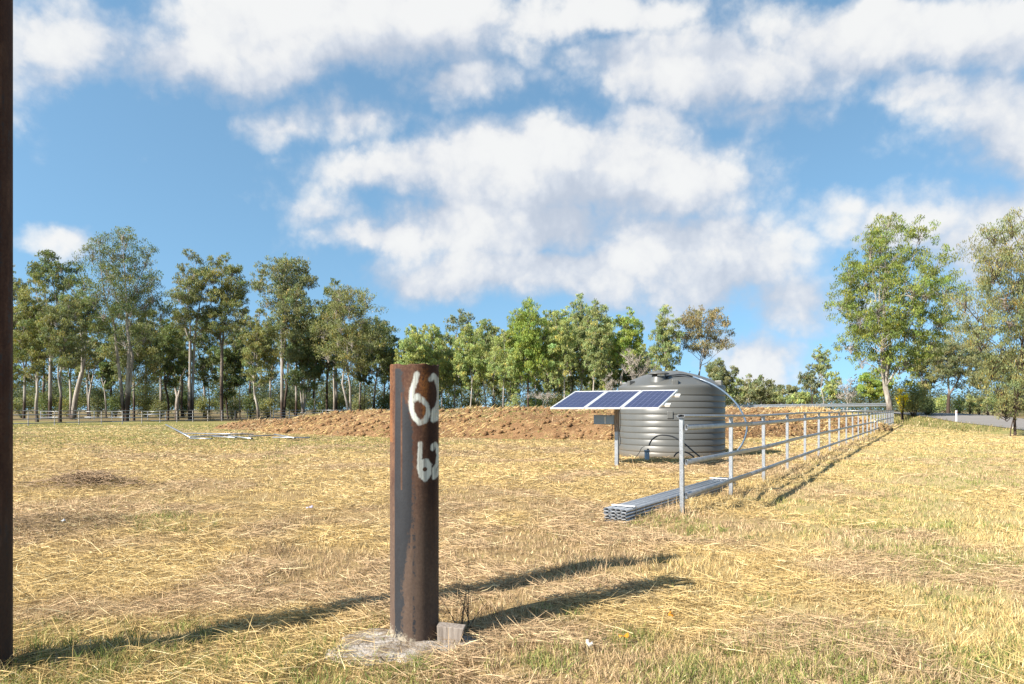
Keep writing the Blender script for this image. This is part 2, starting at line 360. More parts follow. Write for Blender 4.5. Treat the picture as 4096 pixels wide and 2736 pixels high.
M = dict(ground=mat('dry_paddock', _ground, 0.88), soil=mat('tilled_soil', _soil, 0.66), leaf=mat('foliage', _leafmat), blade=mat('dry_grass', _blade),
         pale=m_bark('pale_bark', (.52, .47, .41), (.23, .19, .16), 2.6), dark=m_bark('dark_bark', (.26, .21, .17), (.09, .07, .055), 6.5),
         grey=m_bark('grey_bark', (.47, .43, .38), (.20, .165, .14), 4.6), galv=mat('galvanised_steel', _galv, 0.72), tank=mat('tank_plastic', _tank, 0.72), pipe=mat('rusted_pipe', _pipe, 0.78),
         fitting=m_plain('tank_fitting', (.088, .090, .088), .42, 0, .12, 5, .45), concrete=mat('rough_concrete', _concrete, 0.7), timber=mat('weathered_timber', _timber, 0.75), cell=mat('solar_cell', _cell, 0.8), asphalt=mat('road_seal', _asphalt, 0.66), near_black=mat('dark_inside', _near_black),
         alu=m_plain('anodised_frame', (.74, .75, .76), .38, .55, .05), white=m_plain('white_plastic', (.78, .78, .76), .5, 0, .06),
         black=m_plain('black_poly', (.022, .024, .028), .38, 0, .2), blue=m_plain('sky_sheen_poly', (.085, .125, .18), .28, 0, .15), steelbox=m_plain('blue_grey_steel', (.20, .25, .30), .45, .3, .25),  # filling hose: sky reflection on black poly put into its blue-grey base colour
         red=m_plain('red_reflector', (.55, .03, .03), .3), twig=m_plain('dead_twig', (.33, .29, .25), .9, 0, .3), heap=m_plain('dead_brush', (.27, .185, .11), .95, 0, .5, 3), stem=m_plain('weed_stem', (.07, .05, .035), .9, 0, .3),
         post=m_plain('old_post_steel', (.23, .215, .20), .6, .25, .3, 25))

# ------------------------------------------------------------------ ground sheet
def axis(dense, far):
    a = list(dense); s = dense[-1]-dense[-2]; v = dense[-1]
    while v < far: s *= 1.10; v += s; a.append(v)
    return a
xp = axis(np.arange(0, 4.5, .065), 3500); xs = np.array([-v for v in xp[:0:-1]]+xp)
yp = axis(np.arange(2.6, 9.5, .065), 5000); yb = axis(np.arange(0, 3, .5), 400)
ys = np.array([2.6-v for v in yb[:0:-1]]+yp)
X, Y = np.meshgrid(xs, ys); Z = ground_z(X, Y)
nx, ny = len(xs), len(ys); i = np.arange(ny-1)[:, None]*nx; j = np.arange(nx-1)[None]
Q = np.stack([i+j, i+j+1, i+nx+j+1, i+nx+j], -1).reshape(-1, 4)
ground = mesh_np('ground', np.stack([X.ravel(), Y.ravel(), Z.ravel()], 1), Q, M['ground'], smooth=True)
tag(ground, 'flat paddock of dry mown grass', 'ground', kind='structure')

# road on its low embankment
EDGE = catmull([(14, 12, .02), (24, 28, .1), (32, 43, .2), (38.2, 59, .42), (40.8, 68, .8), (40.2, 75, 1.12), (34, 79, 1.22), (24, 82, 1.25), (6, 88, 1.25), (-14, 94, 1.2)], 10)
T = np.gradient(EDGE, axis=0)[:, :2]; T /= np.linalg.norm(T, axis=1)[:, None]; Nn = np.stack([T[:, 1], -T[:, 0]], 1)   # to the far side
def strip(off0, z0, off1, z1, wob=0, n=3):
    rows = []
    for k in range(n+1):
        u = k/n; q = EDGE.copy(); q[:, :2] += Nn*(off0+(off1-off0)*u); q[:, 2] = (EDGE[:, 2]*(1-u)*z0[0]+EDGE[:, 2]*u*z1[0])+z0[1]*(1-u)+z1[1]*u
        if 0 < k: q[:, 2] += wob*(fbm(q[:, 0]*.8, q[:, 1]*.8, 4, 3)-.5)
        rows.append(q)
    V = np.vstack(rows); m = len(EDGE); i = np.arange(n)[:, None]*m; j = np.arange(m-1)[None]
    return V, np.stack([i+j, i+j+1, i+m+j+1, i+m+j], -1).reshape(-1, 4)
# far side of the bend: keep the outer offset curve from folding (it fans out, so it is safe)
V, Qs = strip(0, (1, .03), 6.8, (1, .05), 0, 4); tag(mesh_np('road', V, Qs, M['asphalt'], smooth=True), 'grey sealed road curving behind the fence', 'road', kind='structure')
V, Qs = strip(.25, (1, .018), -3.2, (0, -.1), .12, 5); tag(mesh_np('road_bank', V, Qs[:, ::-1], M['ground'], smooth=True), 'grassy bank beside the road', 'bank', kind='structure')
V, Qs = strip(6.5, (1, .03), 10.5, (0, -.1), .12, 4); tag(mesh_np('road_bank', V, Qs, M['ground'], smooth=True), 'grassy verge across the road', 'bank', kind='structure')

# dirt mound
mx = np.arange(-27, 31.01, .17); my = np.arange(29, 68.01, .22); X, Y = np.meshgrid(mx, my)
H0 = mound_h(X, Y); Z = np.where(H0 > .015, H0+ground_z(X, Y)*.5, -.25)
nx, ny = len(mx), len(my); i = np.arange(ny-1)[:, None]*nx; j = np.arange(nx-1)[None]
Q = np.stack([i+j, i+j+1, i+nx+j+1, i+nx+j], -1).reshape(-1, 4); Q = Q[(H0.ravel()[Q] > .015).any(1)]
used = np.unique(Q); remap = np.zeros(nx*ny, int); remap[used] = np.arange(len(used))
mound = mesh_np('dirt_mound', np.stack([X.ravel(), Y.ravel(), Z.ravel()], 1)[used], remap[Q], M['soil'], smooth=False)
tag(mound, 'long low mound of tilled brown soil', 'mound', kind='structure')
def clods():
    n = 3600; x = rng.uniform(-24, 28, n*3); y = rng.uniform(30, 58, n*3); h = mound_h(x, y); k = np.where((h > .06) & (rng.random(n*3) < .35+.65*(h < .9)))[0][:n]
    x, y, h = x[k], y[k], h[k]; m = len(x); s = .05+.11*rng.random(m)**2.5
    cube = np.array([[a, b, c] for a in (-1, 1) for b in (-1, 1) for c in (-1, 1)], float)*.62
    cube = np.vstack([cube, [[1, 0, 0], [-1, 0, 0], [0, 1, 0], [0, -1, 0], [0, 0, 1], [0, 0, -1]]])
    f = []
    for c, qd in ((8, (4, 5, 7, 6)), (9, (0, 2, 3, 1)), (10, (2, 6, 7, 3)), (11, (0, 1, 5, 4)), (12, (1, 3, 7, 5)), (13, (0, 4, 6, 2))):
        f += [(qd[a], qd[(a+1) % 4], c) for a in range(4)]
    f = np.array(f); V = cube[None]*s[:, None, None]*rng.uniform(.6, 1.3, (m, 14, 1))*np.array([1.2, 1, .8])
    a = rng.uniform(0, 6.28, m); ca, sa = np.cos(a)[:, None], np.sin(a)[:, None]
    V = np.stack([V[..., 0]*ca-V[..., 1]*sa, V[..., 0]*sa+V[..., 1]*ca, V[..., 2]], -1)+np.stack([x, y, h+s*.25], 1)[:, None]
    o = mesh_np('soil_clods', V.reshape(-1, 3), (f[None]+np.arange(m)[:, None, None]*14).reshape(-1, 3), M['soil'])
    tag(o, 'loose soil clods scattered over the dirt mound', 'soil', kind='stuff')
clods()

# ------------------------------------------------------------------ trees
PAL = dict(grey=(.168, .182, .090), olive=(.190, .198, .084), dark=(.122, .150, .064), light=(.275, .320, .120), bright=(.225, .285, .066),
           brown=(.210, .175, .085), weep=(.235, .270, .115), pale=(.215, .22, .12), wattle=(.80, .60, .01), lush=(.165, .200, .048))
PAL = {k: tuple(x*.97 for x in v) for k, v in PAL.items()}
def leaves(cent, rad, nper, lw, ll, color, droop=.75, flat=.75, seed=0, tri=True):
    """leaf blades gathered round clump centres"""
    g = np.random.default_rng(seed); n = len(cent)
    cnt = np.maximum(3, (nper*(rad/rad.mean())**2).astype(int)); idx = np.repeat(np.arange(n), cnt); m = len(idx)
    u = g.normal(size=(m, 3)); u /= np.linalg.norm(u, axis=1)[:, None]
    P = cent[idx]+u*(g.random(m)**.42*rad[idx])[:, None]*np.array([1, 1, flat])
    # hang: lower leaves trail below the clump
    L = g.normal(size=(m, 3))*(1-droop*.55); L[:, 2] -= droop*1.3; L /= np.linalg.norm(L, axis=1)[:, None]
    W = np.cross(L, g.normal(size=(m, 3))); W /= np.linalg.norm(W, axis=1)[:, None]+1e-9
    ln = ll*g.uniform(.6, 1.3, m)[:, None]; wd = lw*g.uniform(.7, 1.25, m)[:, None]
    V = (np.stack([P-L*ln*.5+W*wd*.5, P-L*ln*.5-W*wd*.5, P+L*ln*.5], 1) if tri else np.stack([P-L*ln*.5, P+W*wd*.5, P+L*ln*.5, P-W*wd*.5], 1)).reshape(-1, 3); kk = 3 if tri else 4
    ct = g.uniform(.72, 1.28, n); hue = g.normal(0, .085, n)
    c = np.array(color)[None]*ct[idx, None]*g.uniform(.75, 1.3, (m, 1))
    c[:, 0] *= 1+hue[idx]; c[:, 2] *= 1-hue[idx]*.5
    young = g.random(m) < .04; c[young] *= np.array([1.7, 1.15, .7])
    C = np.repeat(np.clip(c, .004, .9), kk, 0)
    return V, np.arange(m*kk).reshape(-1, kk), C
NTREE = [0]
def tree(px, d, top, pl, pr, bot, style='grey', bark='pale', label=None, group=None, name='gum_tree', lobes=9, stems=1, fork=.3, lai=1.9, trunk=1.0,
         leaf=None, lean=0., droop=.75, z0=0., cat='tree', weep=0., bare=0., cap=0, egg=0., leaders=0, shell=(.2, .85), limb=1., fill=.22, cl=(.24, .44)):
    """tree whose foot stands at (px, d); top, bot = rows of the crown's top and bottom, pl..pr its left and right columns"""
    NTREE[0] += 1; seed = NTREE[0]*101; g = np.random.default_rng(seed)
    bx = (px-512)/F*d; by = d; mpp = d/F
    if z0 == 0: z0 = g1(bx, by)-.05
    H = (HZ-top)*mpp+EYE-z0; zb = max(.4, (HZ-bot)*mpp+EYE-z0); rx = (pr-pl)/2*mpp; cx = ((pl+pr)/2-512)*mpp-bx
    root = empty(name, (bx, by, z0), 0, label, cat, group)
    rx *= 1.08; hz = (H-zb)/2; cz = zb+hz; ry = rx*.85
    # lobes: rounded domes of foliage inside the crown's envelope, the first ones spread round its outline
    lobes = int(round(lobes*1.35*max(1, hz/rx)**.8)); lc = []; lr = []; ring = max(6, int(lobes*.45)); ph = g.uniform(0, 6.28)
    for k in range(lobes*14):
        if len(lc) >= lobes: break
        s = g.uniform(.27, .46)*min(rx, hz*.9)*(1.0 if lobes < 22 else .85); s = max(s, .45)
        if k < ring:
            th = math.pi/2+k*2*math.pi/ring+g.normal()*.2; u = np.array([math.cos(th), g.normal()*.35, math.sin(th)]); r = 1.0
            ex, ey, ez = max(.1, rx-s*.95), ry*.7, max(.1, hz-s*.8)
        else:
            u = g.normal(size=3); u /= np.linalg.norm(u); r = g.uniform(*shell); ex, ey, ez = max(.1, rx-s*.7), ry, max(.1, hz-s*.7)
        q = np.array([u[0]*r*ex, u[1]*r*ey, cz+u[2]*r*ez]); tq = (q[2]-zb)/(H-zb)
        q[0] = cx+q[0]*(1-.30*max(0, tq-.55)/.45*(.6 if k < ring else 1))*(1+egg*(.45-tq)); q[1] *= 1+egg*(.5-tq)
        if all(np.linalg.norm((q-p)*np.array([1, .7, .8])) > .42*(s+t) for p, t in zip(lc, lr)): lc.append(q); lr.append(s)
    lc = np.array(lc); lr = np.array(lr); lc[:, 2] = np.minimum(lc[:, 2], H-lr*.7)
    # trunk, leaders that carry on to the crown's top, and limbs to each lobe
    mb = MB(); r0 = (.035+H*.0092)*trunk*(1 if stems == 1 else .75); hf = H*fork
    high = list(np.argsort(-lc[:, 2])[:max(stems+1, 3)]); g.shuffle(high); high = high[:max(stems, 2 if lobes > 8 else 1)]
    if leaders: high = list(np.argsort(-lc[:, 2]+.25*g.normal(size=len(lc))*hz)[:leaders])
    starts = []; done = set()
    foot = [np.array([0., 0.]) if stems == 1 else np.array([math.cos(q*2.4+seed), .6*math.sin(q*2.4+seed)])*r0*1.15 for q in range(stems)]
    stem_tip = None
    for n_, k in enumerate(high):
        c = lc[k]; f0 = foot[min(n_, stems-1)]; own = n_ < stems
        if own:
            tip = np.array([f0[0]*2.2+lean+g.normal()*.15+(c[0]*.22 if stems > 1 else cx*.2), f0[1]*2+g.normal()*.2, hf*g.uniform(.9, 1.1)]); stem_tip = tip
            ctrl = [(f0[0], f0[1], -.15), (f0[0]*1.05, f0[1], .3), (f0[0]*1.3+(tip[0]-f0[0])*.35+g.normal()*.10, f0[1]*1.2, tip[2]*.5), tip]
            p = catmull(ctrl, 5); rr = r0*np.interp(np.arange(len(p)), [0, 3, 6, len(p)-1], [1.5, 1.12, .97, .78]); mb.tube(p, rr, 9, False); r1 = rr[-1]*(.97 if len(high) <= stems else .8)
        else: tip = stem_tip-np.array([0, 0, g.uniform(0, .12)*hf]); r1 = r0*(.6 if not leaders else .42)
        L = np.linalg.norm(c-tip); e = c-np.array([0, 0, lr[k]*.3])
        mid = tip+(e-tip)*(np.array([.38, .38, .52]) if not leaders else np.array([.5, .5, .46]))+g.normal(size=3)*.035*L
        p = catmull([tip-np.array([0, 0, .1]), tip+(mid-tip)*.5+g.normal(size=3)*.02*L, mid, e], 6); rr = np.linspace(r1, max(.02, r1*.16), len(p)); mb.tube(p, rr, 7, False)
        for q in range(1, len(p)-3): starts.append((p[q], rr[q]))
        done.add(k)
    for k in np.argsort(np.linalg.norm(lc-np.array([cx, 0, hf]), axis=1)):
        if k in done: continue
        c = lc[k]; e = c-np.array([0, 0, lr[k]*.25])
        def cost(q):
            v = e-q[0]; hd = math.hypot(v[0], v[1]); return np.linalg.norm(v)+max(0, .75*hd-v[2])*1.6
        p0, rp = min(starts, key=cost); L = np.linalg.norm(e-p0)
        mid = p0+(e-p0)*np.array([.5, .5, .62 if e[2] > p0[2] else .2])+g.normal(size=3)*.05*L
        p = catmull([p0, p0+(mid-p0)*.5+g.normal(size=3)*.03*L, mid, e], 4)
        ra = min(rp*.72, (.022+L*.014+r0*.08)*limb); rr = np.linspace(ra, max(.016, ra*.25), len(p)); mb.tube(p, rr, 6, False)
        for q in range(3, len(p)-2, 2): starts.append((p[q], rr[q]))
    # twigs and leaf clumps
    cen = []; rad = []; SP = np.array([q for q, r in starts])
    for c, s in zip(lc, lr):
        n = int(np.clip(11*s, 9, 22))
        u = g.normal(size=(n, 3)); u /= np.linalg.norm(u, axis=1)[:, None]; u[:, 2] = u[:, 2]*.9+.12
        P = c+u*(g.uniform(.35, 1.0, n)*s)[:, None]*np.array([1, 1, .85])
        for q in P:
            a = c+(q-c)*g.uniform(-.1, .1)-np.array([0, 0, s*g.uniform(.2, .7)])
            mb.tube([a, (a+q)/2+g.normal(size=3)*.08*s, q], [.018+.012*s, .016, .01], 3, False)
            if bare > .5:
                for _ in range(3):
                    e = q+g.normal(size=3)*.35*s+np.array([0, 0, .2*s]); mb.tube([(a+q)/2, (q+e)/2+g.normal(size=3)*.06, e], [.016, .012, .006], 3, False)
        cen.append(P); rad.append(np.full(n, s)*g.uniform(*cl, n))
        if weep:
            k = int(n*weep); W = P[:k].copy(); W[:, 2] -= g.uniform(.3, 1.0, k)*s; W[:, :2] = c[:2]+(W[:, :2]-c[:2])*1.05; cen.append(W); rad.append(np.full(k, s*.26))
    nf = int(fill*sum(len(q) for q in cen))+2; u = g.normal(size=(nf, 3)); u /= np.linalg.norm(u, axis=1)[:, None]
    Fp = u*(g.random(nf)**.45)[:, None]*np.array([rx*.92, ry, hz*.92])+np.array([cx, 0, cz])
    if bare < .5:
        for q in Fp[::2]:
            a = SP[np.argmin(np.linalg.norm(SP-q+np.array([0, 0, .6]), axis=1))]; mb.tube([a, (a+q)/2+g.normal(size=3)*.1, q], [.028, .02, .01], 3, False)
        cen.append(Fp); rad.append(g.uniform(.3, .75, nf)*min(1.4, .28*rx+.25))
    mb.build('trunk', M[bark], root)
    cen = np.vstack(cen); rad = np.concatenate(rad); keep = cen[:, 2] > .5
    cen, rad = cen[keep], rad[keep]
    if bare < 1:
        ll = leaf or max(.20, .0031*d if d < 101 else .0038*d); lw = ll*(.33 if d > 50 else .24)
        area = math.pi*rx*hz*1.0; tot = min(46000 if cap else 22000, 2.0*lai*area/(ll*lw*.5))*(1-bare)
        V, Fq, C = leaves(cen, rad, tot/len(cen), lw, ll, PAL[style], droop, seed=seed+1, tri=d > 50)
        k = V[:, 2].reshape(len(Fq), -1).min(1) > .1
        mesh_np('crown', V, Fq[k], M['leaf'], root, col=C)
    return root
def shrub(px, d, top, wpx, style='olive', label=None, group=None, name='shrub', lai=2.6, z0=0.):
    NTREE[0] += 1; seed = NTREE[0]*101; g = np.random.default_rng(seed); mpp = d/F
    bx = (px-512)*mpp; z0 = z0 or g1(bx, d)-.03; H = max(.8, (HZ-top)*mpp+EYE-z0); r = wpx/2*mpp
    root = empty(name, (bx, d, z0), 0, label, 'shrub', group); n = 26
    u = g.normal(size=(n, 3)); u /= np.linalg.norm(u, axis=1)[:, None]
    P = np.stack([u[:, 0]*r*g.uniform(.3, .8, n), u[:, 1]*r*g.uniform(.3, .8, n), H*.52+u[:, 2]*H*.40*g.uniform(.4, 1, n)], 1)
    mb = MB()
    for q in P[:14]: mb.tube([(g.normal()*.06, g.normal()*.06, -.1), (q[0]*.35, q[1]*.35, q[2]*.5), q], [.045, .03, .012], 4, False)
    mb.build('stem', M['dark'], root)
    ll = max(.17, .0027*d); lw = ll*.36
    V, Fq, C = leaves(P, np.full(n, min(r, H*.5)*.42), min(4500, lai*math.pi*r*H*.5/(ll*lw*.5))/n, lw, ll, PAL[style], .35, .9, seed)
    k = V[:, 2].reshape(len(Fq), -1).min(1) > .03
    mesh_np('foliage', V, Fq[k], M['leaf'], root, col=C); return root

LG = 'gum trees behind the steel yard fence'
tree(8, 82, 264, -14, 30, 392, 'olive', 'grey', 'leafy gum half hidden by the tall rusty pole', lobes=12, fork=.25)
tree(37, 80, 271, 10, 56, 382, 'olive', 'pale', 'olive gum with a slim forked white trunk by the yard fence', lobes=13, fork=.2)
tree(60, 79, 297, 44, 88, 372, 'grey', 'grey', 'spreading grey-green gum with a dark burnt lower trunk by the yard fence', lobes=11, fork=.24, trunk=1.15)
tree(73, 98, 285, 58, 100, 345, 'grey', 'pale', 'stout pale-trunked gum with one bare white limb bent right', lobes=8, fork=.36, trunk=1.7, lean=1.2)
tree(50, 108, 252, 30, 83, 305, 'dark', 'grey', 'tall airy gum rising behind the leafy olive gums', lobes=9, fork=.55, lai=1.5)
tree(126, 84, 226, 80, 164, 352, 'dark', 'grey', 'tallest broad gum with several stems forking low behind the yard fence', lobes=22, stems=3, fork=.36, trunk=1.15, lai=2.0, fill=.12, cl=(.22, .4))
tree(134, 92, 318, 108, 166, 395, 'grey', 'grey', 'low bushy gum at the foot of the tallest gum', lobes=9, fork=.3, lai=1.6)
tree(90, 104, 336, 76, 104, 372, 'grey', 'pale', 'slender forked gum between the bent-limbed and tallest gums', lobes=6, fork=.5, lai=1.4)
tree(106, 112, 345, 92, 122, 392, 'dark', 'pale', 'small white-stemmed gum in the shade of the tallest gum', lobes=6, fork=.5)
tree(191, 93, 251, 170, 212, 345, 'grey', 'grey', 'tall narrow gum with three straight parallel stems', lobes=13, stems=3, fork=.45, lai=1.5)
tree(177, 100, 338, 158, 194, 388, 'dark', 'pale', 'squat old gum with a thick broken pale trunk', lobes=6, fork=.28, trunk=2.2, lai=1.2)
tree(168, 96, 322, 152, 186, 390, 'dark', 'dark', 'dark thin-stemmed gum beside the squat old gum', lobes=8, fork=.4)
tree(222, 94, 253, 198, 248, 345, 'olive', 'dark', 'tall gum with one straight dark trunk and brownish crown', lobes=15, fork=.42, lai=1.6)
tree(228, 106, 338, 208, 246, 400, 'dark', 'dark', 'low dark green tree at the foot of the brownish gum', lobes=8, fork=.3)
tree(258, 84, 307, 240, 276, 388, 'olive', 'pale', 'gum with a pale swan-necked trunk right at the fence corner', lobes=11, fork=.26, lean=-.6)
tree(284, 104, 286, 268, 326, 365, 'grey', 'dark', 'full-crowned gum with a dark forked trunk beyond the swan-necked gum', lobes=14, fork=.28)
tree(282, 114, 251, 250, 316, 315, 'grey', 'grey', 'tall wide gum whose crown tops the dark-forked gum', lobes=13, fork=.5, lai=1.5)
tree(303, 104, 333, 284, 326, 395, 'dark', 'pale', 'cluster-stemmed gum with pale peeling trunks and dark crown', lobes=9, stems=3, fork=.35)
tree(327, 108, 300, 308, 350, 372, 'dark', 'dark', 'dark crooked gum beside the white-limbed spreading gum', lobes=9, fork=.3)
tree(350, 98, 284, 312, 387, 376, 'olive', 'pale', 'wide dome-shaped gum with white limbs spreading from a low fork', lobes=20, stems=2, fork=.26, trunk=1.15, lai=1.7)
tree(336, 122, 278, 322, 350, 330, 'dark', 'grey', 'thin gum peeping over the wide dome-shaped gum', lobes=5, fork=.6, lai=1.3)
tree(374, 108, 316, 358, 402, 380, 'dark', 'grey', 'dark ragged gum between the dome-shaped gum and the rusty post', lobes=10, fork=.4, lai=1.6)
tree(392, 100, 335, 378, 408, 392, 'dark', 'grey', 'lower dark gum close behind the rusty post', lobes=7, fork=.4)

for k, (px, top, w) in enumerate([(24, 296, 36), (44, 300, 34), (70, 306, 34), (88, 318, 30), (112, 300, 36), (146, 296, 36), (160, 306, 32), (182, 312, 30), (204, 310, 34), (236, 300, 36), (250, 318, 28), (270, 316, 32), (296, 304, 36), (314, 312, 34), (334, 316, 34), (360, 318, 34), (384, 330, 30)]):
    tree(px, 112+(k*5 % 14), top, px-w/2, px+w/2, 384, ('dark', 'grey')[k % 2], ('grey', 'dark', 'pale')[k % 3], 'darker gum in the second row behind the fence-side gums', 'second row of left gums', lobes=9, fork=.38, lai=1.35)
MG = 'pale green gums in the stand behind the dirt mound'
ML = 'slender drooping light green gum in the stand behind the dirt mound'
for (px, d, top, pl, pr, bot, st, lo, ln) in [
        (408, 92, 325, 398, 424, 392, 'light', 8, 0), (427, 95, 320, 416, 442, 388, 'light', 9, 0), (442, 99, 330, 430, 460, 392, 'weep', 8, 0),
        (469, 94, 322, 456, 484, 386, 'light', 9, .5), (486, 100, 316, 474, 500, 380, 'weep', 9, -.4), (503, 92, 330, 490, 522, 384, 'light', 9, 0),
        (564, 92, 304, 546, 574, 380, 'light', 11, 0), (580, 98, 293, 570, 592, 376, 'weep', 11, 0), (594, 91, 297, 585, 610, 376, 'weep', 12, 0),
        (548, 102, 308, 538, 562, 385, 'weep', 9, 0), (604, 104, 316, 596, 622, 388, 'light', 8, 0)]:
    tree(px, d, top, pl-3, pr+3, bot+6, st, 'pale', ML, MG, lobes=lo+2, fork=.42, lai=2.2, droop=.95, weep=.6, lean=ln, trunk=.6)
for k, (px, top, w) in enumerate([(402, 340, 26), (420, 336, 26), (436, 334, 26), (456, 334, 28), (476, 330, 28), (494, 330, 26), (514, 322, 28), (536, 314, 28), (556, 318, 28), (572, 312, 26), (590, 314, 28), (608, 320, 26), (628, 326, 28), (644, 346, 22)]):
    tree(px, 106+(k*5 % 13), top, px-w/2, px+w/2, 398, ('light', 'weep', 'olive')[k % 3], ('grey', 'pale', 'dark')[k % 3], 'leafy gum in the back row of the stand behind the mound', 'back row of the mound stand', lobes=9, fork=.34, lai=2.1, droop=.9, weep=.5, trunk=.55)
tree(454, 106, 308, 444, 476, 336, 'grey', 'pale', 'wispy half-bare gum sticking out above the light green stand', lobes=6, fork=.6, lai=.8, trunk=.7)
tree(528, 92, 297, 505, 551, 385, 'bright', 'dark', 'biggest light green gum of the mound stand with a dark trunk', lobes=18, fork=.4, lai=2.1, droop=.95, weep=.6, trunk=.8)
tree(619, 92, 308, 611, 644, 372, 'bright', 'pale', 'bright green rounded gum at the right end of the mound stand', lobes=11, fork=.42, lai=2.1, droop=.9, weep=.4)
tree(664, 88, 303, 650, 682, 385, 'weep', 'grey', 'narrow green gum rising behind the water tank dome', lobes=12, fork=.35, lai=1.7, droop=.9, weep=.4)
tree(694, 90, 304, 676, 734, 360, 'brown', 'grey', 'sparse bronze-leaved gum with fanned branches behind the water tank', lobes=17, stems=2, fork=.3, lai=1.15)
tree(716, 78, 358, 700, 738, 400, 'grey', 'dark', 'dense round dark green tree beside the water tank', name='round_tree', lobes=10, fork=.2, lai=2.6)
for px, d, top, wd in ((632, 88, 346, 24), (645, 92, 350, 20), (542, 90, 392, 30), (610, 86, 372, 18)):
    tree(px, d, top, px-wd/2, px+wd/2, min(400, top+36), 'grey', 'twig', 'leafless grey dead tree tangled before the mound stand', 'dead trees before the stand', name='dead_tree', lobes=8, fork=.3, trunk=.5, bare=1)
# slim poles inside the stand
for k, px in enumerate((415, 436, 449, 462, 478, 494, 512, 519, 537, 556, 571, 587, 601, 627, 640, 655, 240, 210, 314, 365)):
    d = 97+(k*7 % 17); top = 340+(k*11 % 22)
    tree(px, d, top, px-9, px+9, 388, ('weep', 'grey', 'light')[k % 3] if 400 < px else 'dark', ('pale', 'grey')[k % 2], 'thin sapling gum with bare lower pole among the bigger trunks', 'saplings among the trunks',
         name='sapling_tree', lobes=4, fork=.5, trunk=.55, lai=1.9, droop=.9)

# right-hand side
tree(889.5, 66.5, 209, 834, 950, 378, 'lush', 'pale', 'big solitary gum with pale fanned limbs at the fence end', name='big_gum_tree', lobes=24, stems=1, fork=.17, trunk=1.35, lai=1.75, cap=1, fill=.03, cl=(.17, .30), egg=.45, leaders=9, shell=(.55, .98), limb=1.5, droop=.9, z0=.3, lean=-.2, leaf=.25, weep=.3)
tree(1015, 37, 203, 952, 1088, 400, 'olive', 'dark', 'willowy gum with long hanging leaves on a thin dark trunk beside the road', name='willowy_gum_tree', lobes=26, fork=.34, trunk=.45, lai=1.0, cap=1, fill=.04, cl=(.18, .30), droop=1.0, weep=.7, leaf=.15, leaders=4)
tree(1010.5, 36.4, 366, 990, 1036, 424, 'olive', 'dark', 'young bushy sapling with thin twin stems beneath the willowy gum', name='sapling_tree', lobes=8, fork=.4, trunk=.4, lai=.55, droop=1.0, leaf=.14)
tree(924, 92, 330, 906, 944, 394, 'olive', 'dark', 'bushy gum with a dark leaning trunk behind the big solitary gum', lobes=12, fork=.2, trunk=1.3, z0=.5)
tree(948, 88, 322, 925, 986, 392, 'grey', 'grey', 'thick-trunked rough-barked gum across the road', lobes=17, fork=.25, trunk=1.6, z0=.5)
tree(988, 104, 352, 966, 1012, 396, 'grey', 'pale', 'gum with crooked bare white limbs across the road', lobes=9, fork=.35, trunk=1.2, z0=.5)
tree(1036, 92, 346, 1000, 1062, 398, 'olive', 'grey', 'leafy gum across the road partly behind the willowy gum', lobes=11, fork=.25, z0=.5)
tree(823, 84, 344, 811, 831, 376, 'weep', 'pale', 'lone slender sapling with a bare pole behind the guard rail', name='sapling_tree', lobes=8, fork=.45, trunk=.5, lai=1.4)
tree(812, 112, 362, 800, 824, 396, 'grey', 'dark', 'dark loose gum left of the lone slender sapling', lobes=8, fork=.35, lai=1.6)
tree(831, 118, 371, 820, 843, 402, 'light', 'pale', 'light green round-topped gum right of the lone slender sapling', lobes=7, fork=.35)
tree(846, 110, 375, 834, 858, 404, 'grey', 'twig', 'bare grey dead tree behind the guard rail', name='dead_tree', lobes=9, fork=.3, trunk=.7, bare=1)
tree(871, 96, 366, 856, 892, 402, 'bright', 'dark', 'dense wattle tree with dark stems left of the big solitary trunk', name='wattle_tree', lobes=11, fork=.15, lai=2.6)
for k, (px, d, top, w, st) in enumerate([(734, 128, 378, 24, 'weep'), (750, 135, 374, 20, 'pale'), (763, 130, 374, 26, 'grey'), (779, 150, 384, 26, 'grey'), (793, 146, 383, 24, 'pale'), (742, 140, 388, 26, 'grey'), (768, 142, 392, 28, 'olive'), (786, 140, 396, 28, 'weep'), (804, 136, 392, 26, 'light')]):
    tree(px, d, top, px-w/2, px+w/2, 404, st, 'pale', 'far low gum in the treeline beyond the guard rail', 'far trees beyond the guard rail', lobes=7, fork=.3, lai=2.0)
shrub(902, 68.5, 382, 13, 'wattle', 'bush covered in bright yellow blossom beside the big gum', name='wattle_bush', z0=.55, lai=.8)
shrub(914, 69.5, 384, 36, 'olive', 'green scrub under the yellow blossom', z0=.55)
shrub(928, 70.5, 396, 22, 'grey', 'low grey scrub on the road bank beside the yellow blossom', z0=.6)
for k, (px, d, top, w) in enumerate([(959, 98, 394, 11), (970, 100, 393, 12), (979, 102, 392, 14), (935, 104, 392, 26), (993, 98, 390, 22), (1006, 92, 386, 24)]):
    shrub(px, d, top, w, ('light', 'weep', 'olive')[k % 3], 'rounded young shrub across the road in front of the gums', 'shrubs across the road', z0=.5)
for k, (px, d, top, w) in enumerate([(22, 118, 392, 30), (48, 112, 390, 24), (68, 124, 386, 34), (98, 120, 388, 30), (116, 116, 392, 26), (146, 118, 384, 36), (160, 108, 396, 24), (184, 122, 388, 34), (206, 116, 392, 30), (232, 112, 388, 32), (250, 118, 392, 24), (268, 116, 396, 22), (296, 122, 394, 28), (318, 118, 398, 26), (340, 124, 392, 30), (362, 118, 394, 28), (384, 114, 390, 26)]):
    shrub(px, d, top, w, ('grey', 'dark', 'olive')[k % 3], 'wild scrub bush filling the gap between the gum trunks', 'scrub under the left trees')
